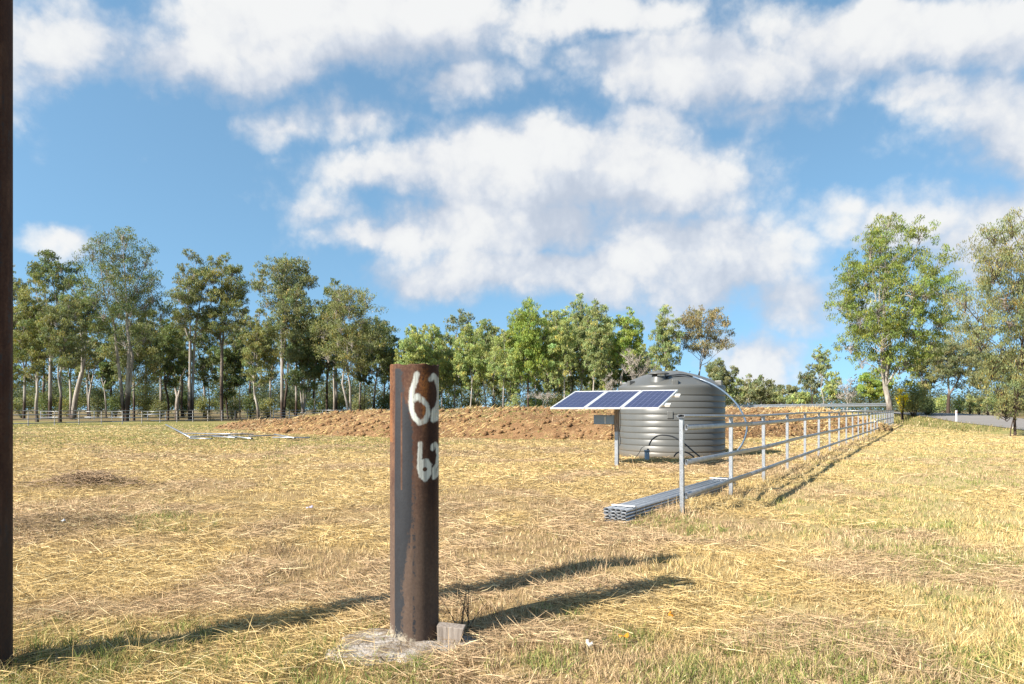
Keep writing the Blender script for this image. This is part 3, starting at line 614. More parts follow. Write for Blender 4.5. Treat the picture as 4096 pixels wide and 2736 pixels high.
for k, (px, d, top, w) in enumerate([(400, 112, 396, 26), (420, 108, 398, 26), (446, 112, 396, 30), (474, 110, 398, 28), (516, 86, 393, 20), (498, 100, 398, 20), (534, 104, 394, 28), (556, 100, 392, 26), (580, 104, 394, 28), (606, 98, 388, 24), (628, 100, 380, 24), (650, 104, 376, 26), (672, 100, 384, 26), (690, 92, 384, 26)]):
    shrub(px, d, top, w, ('weep', 'grey', 'light', 'olive')[k % 4], 'leafy bush among the trunks behind the dirt mound', 'bushes behind the mound')

def woodland():                          # distant forest that reads as one mass
    g = np.random.default_rng(99); cen = []; rr = []
    for k in range(620):
        px = g.uniform(-150, 1170); d = g.uniform(138, 215); x = (px-512)/F*d
        H = g.uniform(4.5, 10.5)*(1.4 if 385 < px < 660 else 1.25 if px < 390 else .85); n = 16; r = g.uniform(1.8, 4)
        u = g.normal(size=(n, 3)); u /= np.linalg.norm(u, axis=1)[:, None]; u *= g.uniform(.3, 1, (n, 1))
        cen.append(np.stack([x+u[:, 0]*r, d+u[:, 1]*r, np.maximum(.3, H*.55+u[:, 2]*H*.45)], 1)); rr.append(np.full(n, r*.42))
    cen = np.vstack(cen); V, Fq, C = leaves(cen, np.concatenate(rr), 20, .26, .52, (.078, .092, .052), .15, .9, 5)
    tag(mesh_np('distant_woodland', V, Fq, M['leaf'], col=C), 'hazy distant scrub and forest behind all the trees', 'woodland', kind='stuff')
woodland()

# ------------------------------------------------------------------ grass and straw
PADC = (-.70, 4.33)
def grass():
    g = np.random.default_rng(21); out = []; out3 = []
    def field(n, dmin, dmax, lim=1.0):
        d = dmin*(dmax/dmin)**g.random(n); x = d*g.uniform(-.92, .92, n)*lim; return x, d
    GP = [(110, 668, 34, .9), (540, 664, 36, .7), (690, 672, 40, .75), (880, 530, 24, .8), (620, 638, 40, .6), (165, 526, 40, .55), (850, 645, 50, .5), (760, 600, 26, .3), (905, 505, 60, .35), (960, 470, 60, .35), (560, 615, 20, .5), (950, 600, 40, .25), (330, 670, 40, .35), (250, 655, 30, .3), (770, 678, 60, .6)]
    def greenness(x, y):
        v = sstep((fbm(x*.45, y*.45, 41, 4)-.63)/.14)*.55
        px = 512+F*x/y; py = HZ+F*EYE/y
        for a, b, w, k in GP: v = np.maximum(v, k*1.3*np.exp(-(((px-a)/w)**2+((py-b)/(w*.32))**2)*1.2))
        v = np.maximum(v, .9*sstep((y-19)/14)*sstep((fbm(x*.12, y*.12, 44, 3)-.36)/.2)*(x < .2*y))
        v = np.maximum(v, .55*sstep((5.0-y)/1.1)*sstep((fbm(x*1.1, y*1.6, 48, 3)-.40)/.2))
        return np.clip(v, 0, 1)
    def ok(x, y):
        inside = np.hypot(x+.638, y-4.467) < .17
        inside |= np.hypot(x+3.01, y-3.84) < .17
        inside |= np.hypot(x-5.27, y-22.62) < 1.74
        pad = (np.hypot(x-PADC[0], (y-PADC[1])) < .34+.12*(fbm(x*5, y*5, 61, 2)-.5)) & (g.random(len(x)) < .84)
        onroad = (x > 26) & (y > 25) & (np.interp(y, EDGE[:60, 1], EDGE[:60, 0]-1.5) < x)
        return ~(inside | pad | onroad)
    def emit(x, y, ang, tilt, ln, wd, col, curl, zoff=0., anyw=False):
        k = ok(x, y) | anyw; x, y, ang, tilt, ln, wd, col, curl = x[k], y[k], ang[k], tilt[k], ln[k], wd[k], col[k], curl[k]
        zo = zoff[k] if not np.isscalar(zoff) else zoff
        mh = mound_h(x, y); z = np.where(mh > .02, mh, ground_z(x, y))+zo
        dx, dy = np.cos(ang)*np.sin(tilt), np.sin(ang)*np.sin(tilt); dz = np.cos(tilt)
        D = np.stack([dx, dy, dz], 1); P0 = np.stack([x, y, z], 1)
        t2 = np.clip(tilt+curl, 0, 1.75); D2 = np.stack([np.cos(ang)*np.sin(t2), np.sin(ang)*np.sin(t2), np.cos(t2)], 1)
        P1 = P0+D*(ln*.5)[:, None]; P2 = P1+D2*(ln*.5)[:, None]
        # blade width: sideways, with a random roll
        S = np.cross(D, g.normal(size=D.shape)); S /= np.linalg.norm(S, axis=1)[:, None]; S *= wd[:, None]*.5
        near = y < 9.
        out.append((np.stack([P0-S, P0+S, P1+S*.85, P1-S*.85, P2], 1)[near], col[near])); out3.append((np.stack([P0-S*1.1, P0+S*1.1, P2], 1)[~near], col[~near]))
    def straw_col(n, x, y, lo=.7, hi=1.25):
        base = np.array([.62, .455, .205])[None]*g.uniform(lo, hi, (n, 1))
        pink = sstep((fbm(x*.5+7, y*.5, 71, 3)-.5)/.15)[:, None]
        base = base*(1-pink)+pink*np.array([.55, .395, .235])[None]*g.uniform(.6, 1.2, (n, 1))
        pale = g.random(n) < .11; base[pale] = np.array([.76, .64, .38])*g.uniform(.85, 1.15, (pale.sum(), 1))
        dk = g.random(n) < .17; base[dk] *= .33
        hp = np.zeros(n)
        for hx, hy, hh, hr in HEAPS[:2]: hp = np.maximum(hp, np.exp(-((x-hx)**2+((y-hy)*1.3)**2)/hr**2))
        base *= (1-.45*sstep(hp*1.4))[:, None]
        return base
    def green_col(n):
        c = np.array([.17, .215, .058])[None]*g.uniform(.6, 1.35, (n, 1)); y = g.random(n) < .45
        c[y] = np.array([.36, .325, .115])*g.uniform(.7, 1.2, (y.sum(), 1)); return c
    wpx = lambda d, real: np.maximum(real, d/F*.5)
    # lying straw
    n = 270000; x, d = field(n, 3.0, 62)
    keep = (fbm(x*1.1, d*1.1, 51, 3) > .34+.17*(x > .613*d-3.5)) & (g.random(n) > 1.15*greenness(x, d)*(1-.55*(x < -.1*d)*(d > 5.5))); x, d = x[keep], d[keep]; n = len(x)
    flow = (fbm(x*.3, d*.3, 55, 2)-.5)*2.2
    emit(x, d, flow+g.normal(size=n)*.75+np.pi*(g.random(n) < .5), g.normal(1.45, .13, n), g.uniform(.07, .30, n)*.9, wpx(d, .0033*g.uniform(.7, 1.4, n)), straw_col(n, x, d, .68, 1.2), g.normal(.05, .2, n), g.uniform(.0, .05, n))
    # standing stubble in tufts
    n = 46000; cx, cdp = field(n, 3.0, 70); kr = g.random(n) < np.where(cx > .45*cdp-2.5, 1.0, .62); cx, cdp = cx[kr], cdp[kr]; n = len(cx); gr = greenness(cx, cdp); m = 8
    rep = lambda a: np.repeat(a, m)
    sc = np.maximum(.022, cdp*.004)
    x = rep(cx)+g.normal(size=n*m)*rep(sc); d = rep(cdp)+g.normal(size=n*m)*rep(sc)
    tall = rep(.028+.060*fbm(cx*.8, cdp*.8, 77, 3)*g.uniform(.6, 1.5, n))
    col = straw_col(n*m, x, d, .75, 1.2); gs = g.random(n*m) < rep(gr)*.45+.02; gc = green_col(n*m); col[gs] = gc[gs]
    emit(x, d, g.uniform(0, 6.28, n*m), np.abs(g.normal(.35, .32, n*m)), tall*g.uniform(.6, 1.4, n*m), wpx(d, .0038*g.uniform(.7, 1.3, n*m)), col, g.normal(.25, .25, n*m))
    # green tufts
    n = 44000; cx, cdp = field(n, 3.0, 70); gr = greenness(cx, cdp); k = g.random(n) < gr*1.0; cx, cdp = cx[k], cdp[k]; n = len(cx); m = 9
    sc = np.maximum(.025, cdp*.0035)
    x = rep(cx)+g.normal(size=n*m)*rep(sc); d = rep(cdp)+g.normal(size=n*m)*rep(sc)
    emit(x, d, g.uniform(0, 6.28, n*m), np.abs(g.normal(.5, .35, n*m)), rep(g.uniform(.05, .11, n))*g.uniform(.6, 1.3, n*m), wpx(d, .0042*g.uniform(.7, 1.3, n*m)), green_col(n*m), np.abs(g.normal(.4, .3, n*m)))
    # longer straw by the fence foot and a few tall dry stalks
    n = 5000; t = g.random(n)**1.6; y0 = 9.2+t*56; x0 = -3.536+.613*y0+g.normal(size=n)*.28+.12
    emit(x0, y0, g.uniform(0, 6.28, n), np.abs(g.normal(.4, .35, n)), g.uniform(.06, .24, n), wpx(y0, .004), straw_col(n, x0, y0, .6, 1.1), g.normal(.4, .3, n))
    n = 900; x, d = field(n, 3.2, 30)
    emit(x, d, g.uniform(0, 6.28, n), np.abs(g.normal(.45, .3, n)), g.uniform(.15, .3, n), wpx(d, .004), straw_col(n, x, d, .9, 1.3), g.normal(.3, .3, n))
    # fence-foot rank grass in the yard corner, and straw strewn on the mound
    n = 34000; x = g.uniform(-24, 28, n); d = g.uniform(30, 60, n); mh = mound_h(x, d)
    k = (mh > .05) & (fbm(x*.5, d*1.1, 91, 3) > .50+.05*(mh > 1.0)); x, d = x[k], d[k]; n = len(x)
    emit(x, d, g.normal(0, .7, n), g.normal(1.25, .3, n), g.uniform(.2, .55, n), wpx(d, .006), straw_col(n, x, d, .9, 1.25), g.normal(.1, .2, n), .02)
    n = 7000; d = g.uniform(46, 66, n); x = d*g.uniform(.40, .53, n); k = (x < .613*d-3.8) & (fbm(x*.4, d*.4, 95, 3) > .45); x, d = x[k], d[k]; n = len(x)
    emit(x, d, g.uniform(0, 6.28, n), np.abs(g.normal(.3, .3, n)), g.uniform(.12, .40, n), wpx(d, .006), straw_col(n, x, d, .7, 1.15), g.normal(.3, .3, n))
    n = 6000; kk = g.integers(20, 70, n); off = g.uniform(-3.0, .1, n); u = np.clip((.25-off)/3.45, 0, 1)
    bx_ = EDGE[kk, 0]+Nn[kk, 0]*off+g.normal(size=n)*.3; by_ = EDGE[kk, 1]+Nn[kk, 1]*off+g.normal(size=n)*.3; bz = EDGE[kk, 2]*(1-u)
    col = straw_col(n, bx_, by_, .4, .75); gs = g.random(n) < .6; col[gs] = green_col(n)[gs]*.6  # bank blades darkened: tree shade over the bank is put into their colour
    emit(bx_, by_, g.uniform(0, 6.28, n), np.abs(g.normal(.4, .3, n)), g.uniform(.1, .3, n), wpx(by_, .006), col, g.normal(.3, .3, n), bz, True)
    V = np.concatenate([v for v, _ in out]); C = np.concatenate([c for _, c in out]); n = len(V)
    b = np.arange(n)[:, None]*5
    tris = np.concatenate([b+np.array([[0, 1, 2]]), b+np.array([[0, 2, 3]]), b+np.array([[3, 2, 4]])], 0)
    V3 = np.concatenate([v for v, _ in out3]); C3 = np.concatenate([c for _, c in out3]); tris = np.concatenate([tris, n*5+np.arange(len(V3)*3).reshape(-1, 3)], 0)
    o = mesh_np('dry_grass', np.concatenate([V.reshape(-1, 3), V3.reshape(-1, 3)]), tris, M['blade'], col=np.concatenate([np.repeat(np.clip(C*.97, .01, .85), 5, 0), np.repeat(np.clip(C3*.97, .01, .85), 3, 0)]))
    tag(o, 'dry straw, mown stubble and green grass tufts over the paddock', 'grass', kind='stuff'); print('blades', n)
grass()

# ------------------------------------------------------------------ rusty pipe posts
def seg_dist(U, W, pts):
    best = np.full(U.shape, 1e9)
    for (a, b) in zip(pts[:-1], pts[1:]):
        ax, ay = a; bx, by = b; dx, dy = bx-ax, by-ay
        t = np.clip(((U-ax)*dx+(W-ay)*dy)/(dx*dx+dy*dy), 0, 1); best = np.minimum(best, np.hypot(U-ax-t*dx, W-ay-t*dy))
    return best
def pipe_post(name, loc, rad, height, label, painted):
    n = 180 if painted else 48; zz = np.concatenate([np.linspace(-.1, .9, 60)[:-1], np.linspace(.9, height, 170)]) if painted else np.linspace(-.1, height, 60)
    face = math.atan2(-loc[1], -loc[0])                  # the side turned to the open paddock in front
    th = np.arange(n)/n*2*np.pi; TH, ZZ = np.meshgrid(th, zz)
    rim = .004*np.sin(TH*5+1)+.003*np.sin(TH*11)
    top = (ZZ > height-1e-6); Zr = np.where(top, ZZ+rim, ZZ)
    V = np.stack([rad*np.cos(TH), rad*np.sin(TH), Zr], -1).reshape(-1, 3); k = len(zz)
    a = (TH-face+np.pi) % (2*np.pi)-np.pi                # + is to the right as seen from the front
    s = np.where(np.abs(a) < np.pi/2, .5+.5*np.sin(a), np.where(a > 0, 2.0, -1.0))
    mm = (height-ZZ)                                     # metres below the rim
    nz = fbm(TH*6, ZZ*3, 11, 3); nz2 = fbm(TH*14, ZZ*1.2, 12, 3)
    paint = np.zeros_like(s); scale = np.full_like(s, .25); drip = np.full_like(s, .5)
    if painted:
        u = s*563+597; w = mm*1777+160                   # the photograph's own close-up grid
        edge = .43+.17*sstep((mm-.15)/.3)-.20*sstep((mm-.95)/.5)+.06*(nz2-.5)
        scale = sstep((s-.075-.03*nz)/.03)*sstep((edge-s)/.26)*.84
        scale = np.where((s > .45) & (s < .62), np.maximum(scale, .45*sstep((mm-.55)/.2)*sstep((.6-s)/.1)), scale)
        scale = np.where((np.abs(s-.245+.02*(nz-.5)) < .016) & (mm > .18) & (mm < .80), .0, scale)
        scale *= 1-.6*sstep((.05-mm)/.04)
        drip = np.where((np.abs(s-.86) < .16) & (mm > .08), .5+.46*sstep((.15-np.abs(s-.86))/.10)*(.6+.6*nz2)*sstep((1.5-mm)/.8), drip)
        drip = np.where((s > .66) & (mm < .06+.08*(s-.66)), .9, drip)
        strk = sstep((np.abs(s-.245)<.016).astype(float))
        base = sstep((mm-(height-.20)-.12*(s-.1))/.16)*sstep((.72-s)/.2)
        drip = np.where(base > 0, np.minimum(drip, .5)*(1-base)+0.16*base, drip)
        def stroke(pts, hw): return np.clip(1.25-seg_dist(u, w, pts)/hw, 0, 1)
        S1 = stroke([(905, 270), (886, 360), (852, 450), (840, 560), (846, 660), (880, 760), (935, 822), (995, 800), (1030, 720), (1015, 630), (965, 560), (895, 525)], 40)
        S1 = np.maximum(S1, .8*stroke([(880, 560), (915, 520), (960, 570)], 46)); S1 *= 1-sstep(1.4-np.hypot((u-945)/66, (w-668)/58))
        S2 = stroke([(1060, 330), (1095, 285), (1130, 320), (1150, 420), (1153, 560), (1140, 640), (1100, 690), (1090, 790), (1135, 770), (1155, 690)], 40)
        S2 *= 1-sstep(1.35-np.hypot((u-1075)/62, (w-490)/130))
        S3 = stroke([(945, 1055), (938, 1200), (934, 1330), (955, 1420), (1000, 1462), (1045, 1400), (1050, 1300), (1010, 1250), (955, 1260)], 36)
        S3 = np.maximum(S3, .95*sstep(1.5-np.hypot((u-990)/62, (w-1345)/110))); S3 *= 1-sstep(1.5-np.hypot((u-995)/24, (w-1345)/24))
        S4 = stroke([(1082, 1120), (1085, 1085), (1115, 1065), (1138, 1110), (1152, 1200), (1140, 1300), (1100, 1350), (1100, 1450), (1140, 1420), (1155, 1360)], 32)
        paint = np.maximum.reduce([S1, S2, S3, S4])*(np.abs(a) < 1.5)
    else:
        drip = np.where(nz2 > .42, .82, .62); scale = .25+.2*(nz > .6)
    C = np.stack([paint, scale, drip], -1).reshape(-1, 3)
    i = np.arange(k-1)[:, None]*n; j = np.arange(n)[None]; j2 = (j+1) % n
    Q = np.stack([i+j, i+j2, i+n+j2, i+n+j], -1).reshape(-1, 4)
    # wall thickness and hollow inside
    ri = rad-.0095; inner = np.stack([ri*np.cos(th), ri*np.sin(th)], 1); tz = Zr[-1]
    V = np.vstack([V, np.c_[inner, tz], np.c_[inner, np.full(n, height-.8)]]); b = k*n; jj = np.arange(n); j2 = (jj+1) % n
    Q = np.vstack([Q, np.stack([b-n+jj, b-n+j2, b+j2, b+jj], 1), np.stack([b+jj, b+j2, b+n+j2, b+n+jj], 1)])
    C = np.vstack([C, np.tile([0, .1, .5], (2*n, 1))])
    o = mesh_np(name, V, Q, M['pipe'], smooth=False, col=C); o.location = (*loc, g1(*loc))
    if painted:
        og = np.exp(-(((s-.68)/.10)**2+((mm-.12)/.09)**2))+.8*np.exp(-(((s-.70)/.045)**2+((mm-.29)/.09)**2))+.35*np.exp(-((s-.03)/.04)**2)*(mm < .5)
        at_ = o.data.attributes.new('Orange', 'FLOAT', 'POINT'); v_ = np.zeros(len(V), np.float32); v_[:s.size] = np.clip(og, 0, 1).ravel(); at_.data.foreach_set('value', v_)
    m = o.data; sm = np.zeros(len(m.polygons), bool); sm[:(k-1)*n] = True; m.polygons.foreach_set('use_smooth', sm)
    return tag(o, label, 'post')
pipe_post('steel_pipe_post', (-.638, 4.467), .158, 1.79, 'short rusty steel pipe post spray-painted with white numbers', True)
pipe_post('steel_pipe_post', (-3.01, 3.844), .162, 3.95, 'tall dark brown rusty steel pipe pole', False)

def footing():
    n = 40; rows = 9; V = []; 
    for r in range(rows):
        for k in range(n):
            a = 2*math.pi*k/n; rr = (.37+.08*math.sin(a*2+.6)+.05*math.sin(a*5+1)+.035*math.sin(a*9))*min(1, .02+r*.1225)
            x, y = PADC[0]+rr*math.cos(a)*1.08, PADC[1]+rr*math.sin(a)
            V.append((x, y, g1(x, y)+(.034+.026*(float(fbm(np.array([x*9]), np.array([y*9]), 8, 3)[0])-.5) if r < rows-1 else -.03)))
    Q = [(r*n+k, r*n+(k+1) % n, (r+1)*n+(k+1) % n, (r+1)*n+k) for r in range(rows-1) for k in range(n)]
    mb = MB().add(V, Q+[tuple(range(n))], True)
    tag(mb.build('concrete_footing', M['concrete']), 'rough pale concrete footing round the painted pipe post', 'footing')
footing()
# timber offcut
mb = MB(); w0, w1, hh, t = .062, .092, .135, .04
mb.add([(-w0-.012, -t, -.03), (w0-.01, -t, -.03), (w0-.01, t, -.03), (-w0-.012, t, -.03), (-w0-.02, -t, hh), (w1, -t, hh-.014), (w1, t, hh-.010), (-w0-.02, t, hh+.004)],
       [(0,3,2,1),(4,5,6,7),(0,1,5,4),(1,2,6,5),(2,3,7,6),(3,0,4,7)])
o = mb.build('timber_offcut', M['timber'], bevel=.004); o.location = (-.392, 4.36, g1(-.392, 4.36)+.01); o.rotation_euler = (0, 0, R(-6))
tag(o, 'grey weathered timber wedge leaning against the painted pipe post', 'timber')
# dry weed
mb = MB(); g = np.random.default_rng(3)
for k in range(7):
    a = g.normal()*.5; h = g.uniform(.14, .3); b = np.array([g.normal()*.05, g.normal()*.04, 0])
    p = catmull([b, b+np.array([math.sin(a)*h*.4, .02, h*.5]), b+np.array([math.sin(a)*h*.9, .04, h])], 4); mb.tube(p, np.linspace(.0035, .0015, len(p)), 4)
    for q in p[3:-1:2]: mb.tube([q, q+np.array([g.normal()*.05, g.normal()*.03, .04])], [.002, .001], 3)
o = mb.build('dry_weed', M['stem']); o.location = (-.33, 4.72, g1(-.33, 4.72)); tag(o, 'dark dry weed stalks sprouting behind the timber wedge', 'weed')

def brush_heap(px, py, w, h, label, seed):
    x, y = at(px, py); g = np.random.default_rng(seed); mb = MB()
    for k in range(700):
        a = g.uniform(0, 6.28); r = abs(g.normal())*w*.42; b = np.array([r*math.cos(a), r*math.sin(a)*.6, 0]); b[2] = max(0., h*(1-(r/w)**2*3))*g.random()
        t = g.uniform(0, 6.28); l = g.uniform(.1, .40); e = b+np.array([math.cos(t)*l, math.sin(t)*l*.7, g.normal()*.045]); e[2] = max(.0, e[2])
        mb.tube([b, (b+e)/2+g.normal(size=3)*.02, e], [.006, .005, .003], 3, False)
    o = mb.build('brush_heap', M['heap']); o.location = (x, y, g1(x, y)); tag(o, label, 'brush heap', kind='stuff')
brush_heap(86, 489, 1.5, .20, 'dark brown heap of raked dry brush in the open paddock', 4)
# ------------------------------------------------------------------ steel rail fences
def oval(w, h, n=6):
    r = h/2; pts = []
    for k in range(n+1): a = -math.pi/2+math.pi*k/n; pts.append((w/2-r+r*math.cos(a), r*math.sin(a)))
    for k in range(n+1): a = math.pi/2+math.pi*k/n; pts.append((-w/2+r+r*math.cos(a), r*math.sin(a)))
    return pts
def rail_mesh(name, L, w, h, parent, wall=.0035, n=6):
    """hollow oval rail along +x, w across y, h along z"""
    a = oval(w, h, n); b = oval(w-2*wall, h-2*wall, n); k = len(a); mb = MB()
    V = [(0, y, z) for y, z in a]+[(L, y, z) for y, z in a]+[(0, y, z) for y, z in b]+[(L, y, z) for y, z in b]
    mb.add(V, [(i, (i+1) % k, k+(i+1) % k, k+i) for i in range(k)], True)
    mb.f += [(2*k+i, 3*k+i, 3*k+(i+1) % k, 2*k+(i+1) % k) for i in range(k)]+[(i, 2*k+i, 2*k+(i+1) % k, (i+1) % k) for i in range(k)]+[(k+i, k+(i+1) % k, 3*k+(i+1) % k, 3*k+i) for i in range(k)]
    mb.sm += [True]*k+[False]*2*k
    return mb.build(name, M['galv'], parent)
def fence(p0, p1, nposts, label, rows, seclen=2, group=None, side=1, post=.06, flat_top=True, jitter=.0, h_top=1.345, m='galv'):
    x0, y0 = p0; x1, y1 = p1; L = math.hypot(x1-x0, y1-y0); a = math.atan2(y1-y0, x1-x0); sp = L/(nposts-1)
    root = empty('rail_fence', (x0, y0, g1(x0, y0)), a, label, 'fence', group)
    zat = lambda s: g1(x0+math.cos(a)*s, y0+math.sin(a)*s)-g1(x0, y0)
    g = np.random.default_rng(int(L*100))
    src = MB().box((-post/2, -post/2, -.3), (post/2, post/2, h_top)).build('post', M[m], root, bevel=.006)
    for k in range(nposts):
        o = src if k == 0 else share(src, 'post', root)
        o.location = (k*sp, 0, zat(k*sp)*.5); o.rotation_euler = (g.normal()*.004, g.normal()*.004, g.normal()*.02)
    srcs = {}
    for r, (z, w, h, top) in enumerate(rows):
        s = -.07 if top else .01; k = 0; end = L+.05; first = True
        while s < end-.1:
            ln = sp*seclen if not first else sp*(seclen-.35*(r % 2)-.2)
            first = False; ln = min(ln, end-s); key = (round(ln, 2), w, h)
            if key not in srcs: srcs[key] = rail_mesh('rail', ln-.006, w, h, root); o = srcs[key]
            else: o = share(srcs[key], 'rail', root)
            z0_ = zat(s)*.5; z1_ = zat(s+ln)*.5
            o.location = (s, 0 if top else -side*(post/2+h/2+.003), z+z0_+(0 if not top else h/2))
            o.rotation_euler = (0 if top else R(90), -math.atan2(z1_-z0_, ln), 0)
            s += ln
    return root
ROWS = [(1.345, .115, .044, True), (1.205, .08, .042, False), (.715, .08, .042, False), (.245, .08, .042, False)]
fence((2.41, 9.66), (35.7, 64.0), 24, 'long galvanised four-rail fence running away beside the water tank', ROWS, side=1)
FR = [(1.345, .115, .05, True), (1.0, .08, .05, False), (.62, .08, .05, False), (.24, .08, .05, False)]
fence((35.9, 64.3), (-33.9, 97), 27, 'distant galvanised fence closing the paddock behind the dirt mound', FR, side=1, post=.08)
fence((-44.6, 56), (-34.3, 97), 17, 'dull steel yard fence along the left trees', FR, side=1, post=.07, m='post')
fence((-68, 98.5), (-50, 98.5), 8, 'bright galvanised yard panel behind the dull steel fence and gum trunks', [(1.15, .1, .05, True), (.75, .1, .05, False), (.35, .1, .05, False)], post=.08, h_top=1.15)

# strapped bundle of oval rails
p0 = np.array([1.38, 9.12]); p1 = np.array([4.22, 13.35]); L = float(np.linalg.norm(p1-p0)); ang = math.atan2(p1[1]-p0[1], p1[0]-p0[0])
zb = g1(*p0)+.012
bd = empty('rail_bundle', (p0[0], p0[1], zb), ang, 'strapped bundle of galvanised oval rails lying beside the long fence', 'bundle')
src = None; g = np.random.default_rng(8)
for r in range(4):
    for c in range(4):
        if src is None: src = o = rail_mesh('oval_rail', L, .082, .043, bd, .0028)
        else: o = share(src, 'oval_rail', bd)
        o.location = (g.uniform(-.02, .02)+(.03 if c == 1 else 0), (c-1.5)*.084+g.normal()*.003+(.008 if r > 1 else 0), .03+.0445*r+g.normal()*.0015)
for xx in (.28, L-.35):
    st = MB(); wv = .178
    for (a, b) in (((-wv, -.0), (-wv, .195)), ((-wv, .195), (wv, .195)), ((wv, .195), (wv, -.0))):
        st.box((xx, min(a[0], b[0])-.003, min(a[1], b[1])-.002), (xx+.022, max(a[0], b[0])+.003, max(a[1], b[1])+.002))
    st.build('strap', M['galv'], bd)
MB().box((.2, -.19, .199), (.245, .15, .212)).build('spacer_bar', M['alu'], bd); MB().box((L-.5, -.14, .199), (L-.46, .2, .212)).build('spacer_bar', M['alu'], bd)

# loose rails dropped on the grass far left
for k, (a, b, zz) in enumerate([((166, 430.9), (191, 439.4), .03), ((181, 435.3), (253, 436.6), .03), ((191, 439.6), (230, 437.9), .05), ((207, 436.8), (248.5, 437.0), .09), ((229, 438.4), (252, 441.6), .05), ((190, 440.6), (212, 441.2), .02), ((249, 438.9), (276, 437.4), .03), ((275, 437.2), (295, 441.2), .06), ((273, 440.4), (309.7, 440.5), .02), ((212, 438.6), (236, 440.4), .03)]):
    A = at(*a); B = at(*b); L = math.hypot(B[0]-A[0], B[1]-A[1])
    o = rail_mesh('loose_rail', L, .115, .06, None); o.location = (A[0], A[1], g1(*A)+zz+(.42 if k == 0 else .09)); o.rotation_euler = (0, (.34/L if k == 0 else 0), math.atan2(B[1]-A[1], B[0]-A[0]))
    tag(o, 'loose galvanised rail dropped on the grass before the dirt mound' if k else 'loose rail with one end propped up, beside the dropped rails', 'rail', 'rails dropped on the grass')

# ------------------------------------------------------------------ water tank
TX, TY, TR = 5.27, 22.62, 1.72
tk = empty('water_tank', (TX, TY, g1(TX, TY)), 0, 'large round grey ribbed plastic water tank with a domed lid', 'tank')
prof = [(TR-.03, -.1), (TR-.01, .0), (TR, .05)]; z = .17
while z < 2.12:
    prof += [(TR, z-.008), (TR-.004, z-.002), (TR-.012, z+.004), (TR-.012, z+.012), (TR-.004, z+.020), (TR+.004, z+.030), (TR+.0005, z+.055)]; z += .196
prof += [(TR+.008, 2.15), (TR+.010, 2.20), (TR+.004, 2.245), (TR-.02, 2.275), (TR-.06, 2.295)]
MB().lathe(prof, 128).build('wall', M['tank'], tk)
dome = []
for k in range(19):
    u = k/18; r = (TR-.06)*(1-u); dome.append((max(r, .001), 2.295+.47*(1-(1-u)**2)))
roof = MB().lathe(dome, 96).build('roof', M['tank'], tk)
def dome_z(r): return float(np.interp(-r, [-q[0] for q in dome], [q[1] for q in dome]))
for a in (-100, -35, 20, 80, 150, 205, 262-360+360):          # lifting lugs round the shoulder
    ar = R(a); r = TR-.12; mb = MB().box((-.12, -.07, -.03), (.10, .07, .15)); o = mb.build('lug', M['fitting'], tk, bevel=.02)
    o.location = (r*math.cos(ar), r*math.sin(ar), 2.28); o.rotation_euler = (0, 0, ar)
for a in (-62, 160, 50):              # raised straps on the dome
    ar = R(a); pts = [(r*math.cos(ar), r*math.sin(ar), dome_z(r)+.006) for r in np.linspace(.02, TR-.25, 12)]
    mb = MB(); nrm = np.array([-math.sin(ar), math.cos(ar), 0])
    for p, q in zip(pts[:-1], pts[1:]):
        p, q = np.array(p), np.array(q); w = nrm*.045; up = np.array([0, 0, .022]); mb.add([p-w, q-w, q+w, p+w, p-w*.7+up, q-w*.7+up, q+w*.7+up, p+w*.7+up], [(4,5,6,7),(0,1,5,4),(2,3,7,6)], True)
    mb.build('roof_strap', M['fitting'], tk)
MB().lathe([(.001, .035), (.08, .03), (.13, .012), (.15, 0), (.15, -.03)], 24).build('roof_cap', M['fitting'], tk).location = (0, 0, 2.762)
la = R(-120.6); lr_ = 1.28; LX, LY = lr_*math.cos(la), lr_*math.sin(la); lz = dome_z(lr_)
MB().lathe([(.27, -.14), (.24, .0), (.21, .09)], 24).build('inlet_collar', M['fitting'], tk).location = (LX, LY, lz-.02)
MB().lathe([(.205, -.06), (.205, .07), (.19, .08)], 24).build('inlet_strainer', M['near_black'], tk).location = (LX, LY, lz+.06)
MB().lathe([(.001, .12), (.05, .115), (.07, .08), (.22, .055), (.33, .0), (.335, -.025), (.30, -.03), (.001, .02)], 32).build('inlet_lid', M['fitting'], tk).location = (LX, LY, lz+.16)
for k in range(5):
    a = R(-105+k*13); o = MB().box((-.012, -.02, -.03), (.012, .02, .035)).build('strainer_slot', M['white'], tk); o.location = (LX+.212*math.cos(a), LY+.212*math.sin(a), lz+.10); o.rotation_euler = (0, 0, a)
o = MB().box((-.09, -.03, -.11), (.09, .006, .11)).build('outlet_pad', M['fitting'], tk, bevel=.02)
a = R(-104); o.location = (TR*math.cos(a), TR*math.sin(a), 1.34); o.rotation_euler = (0, 0, a+R(90))

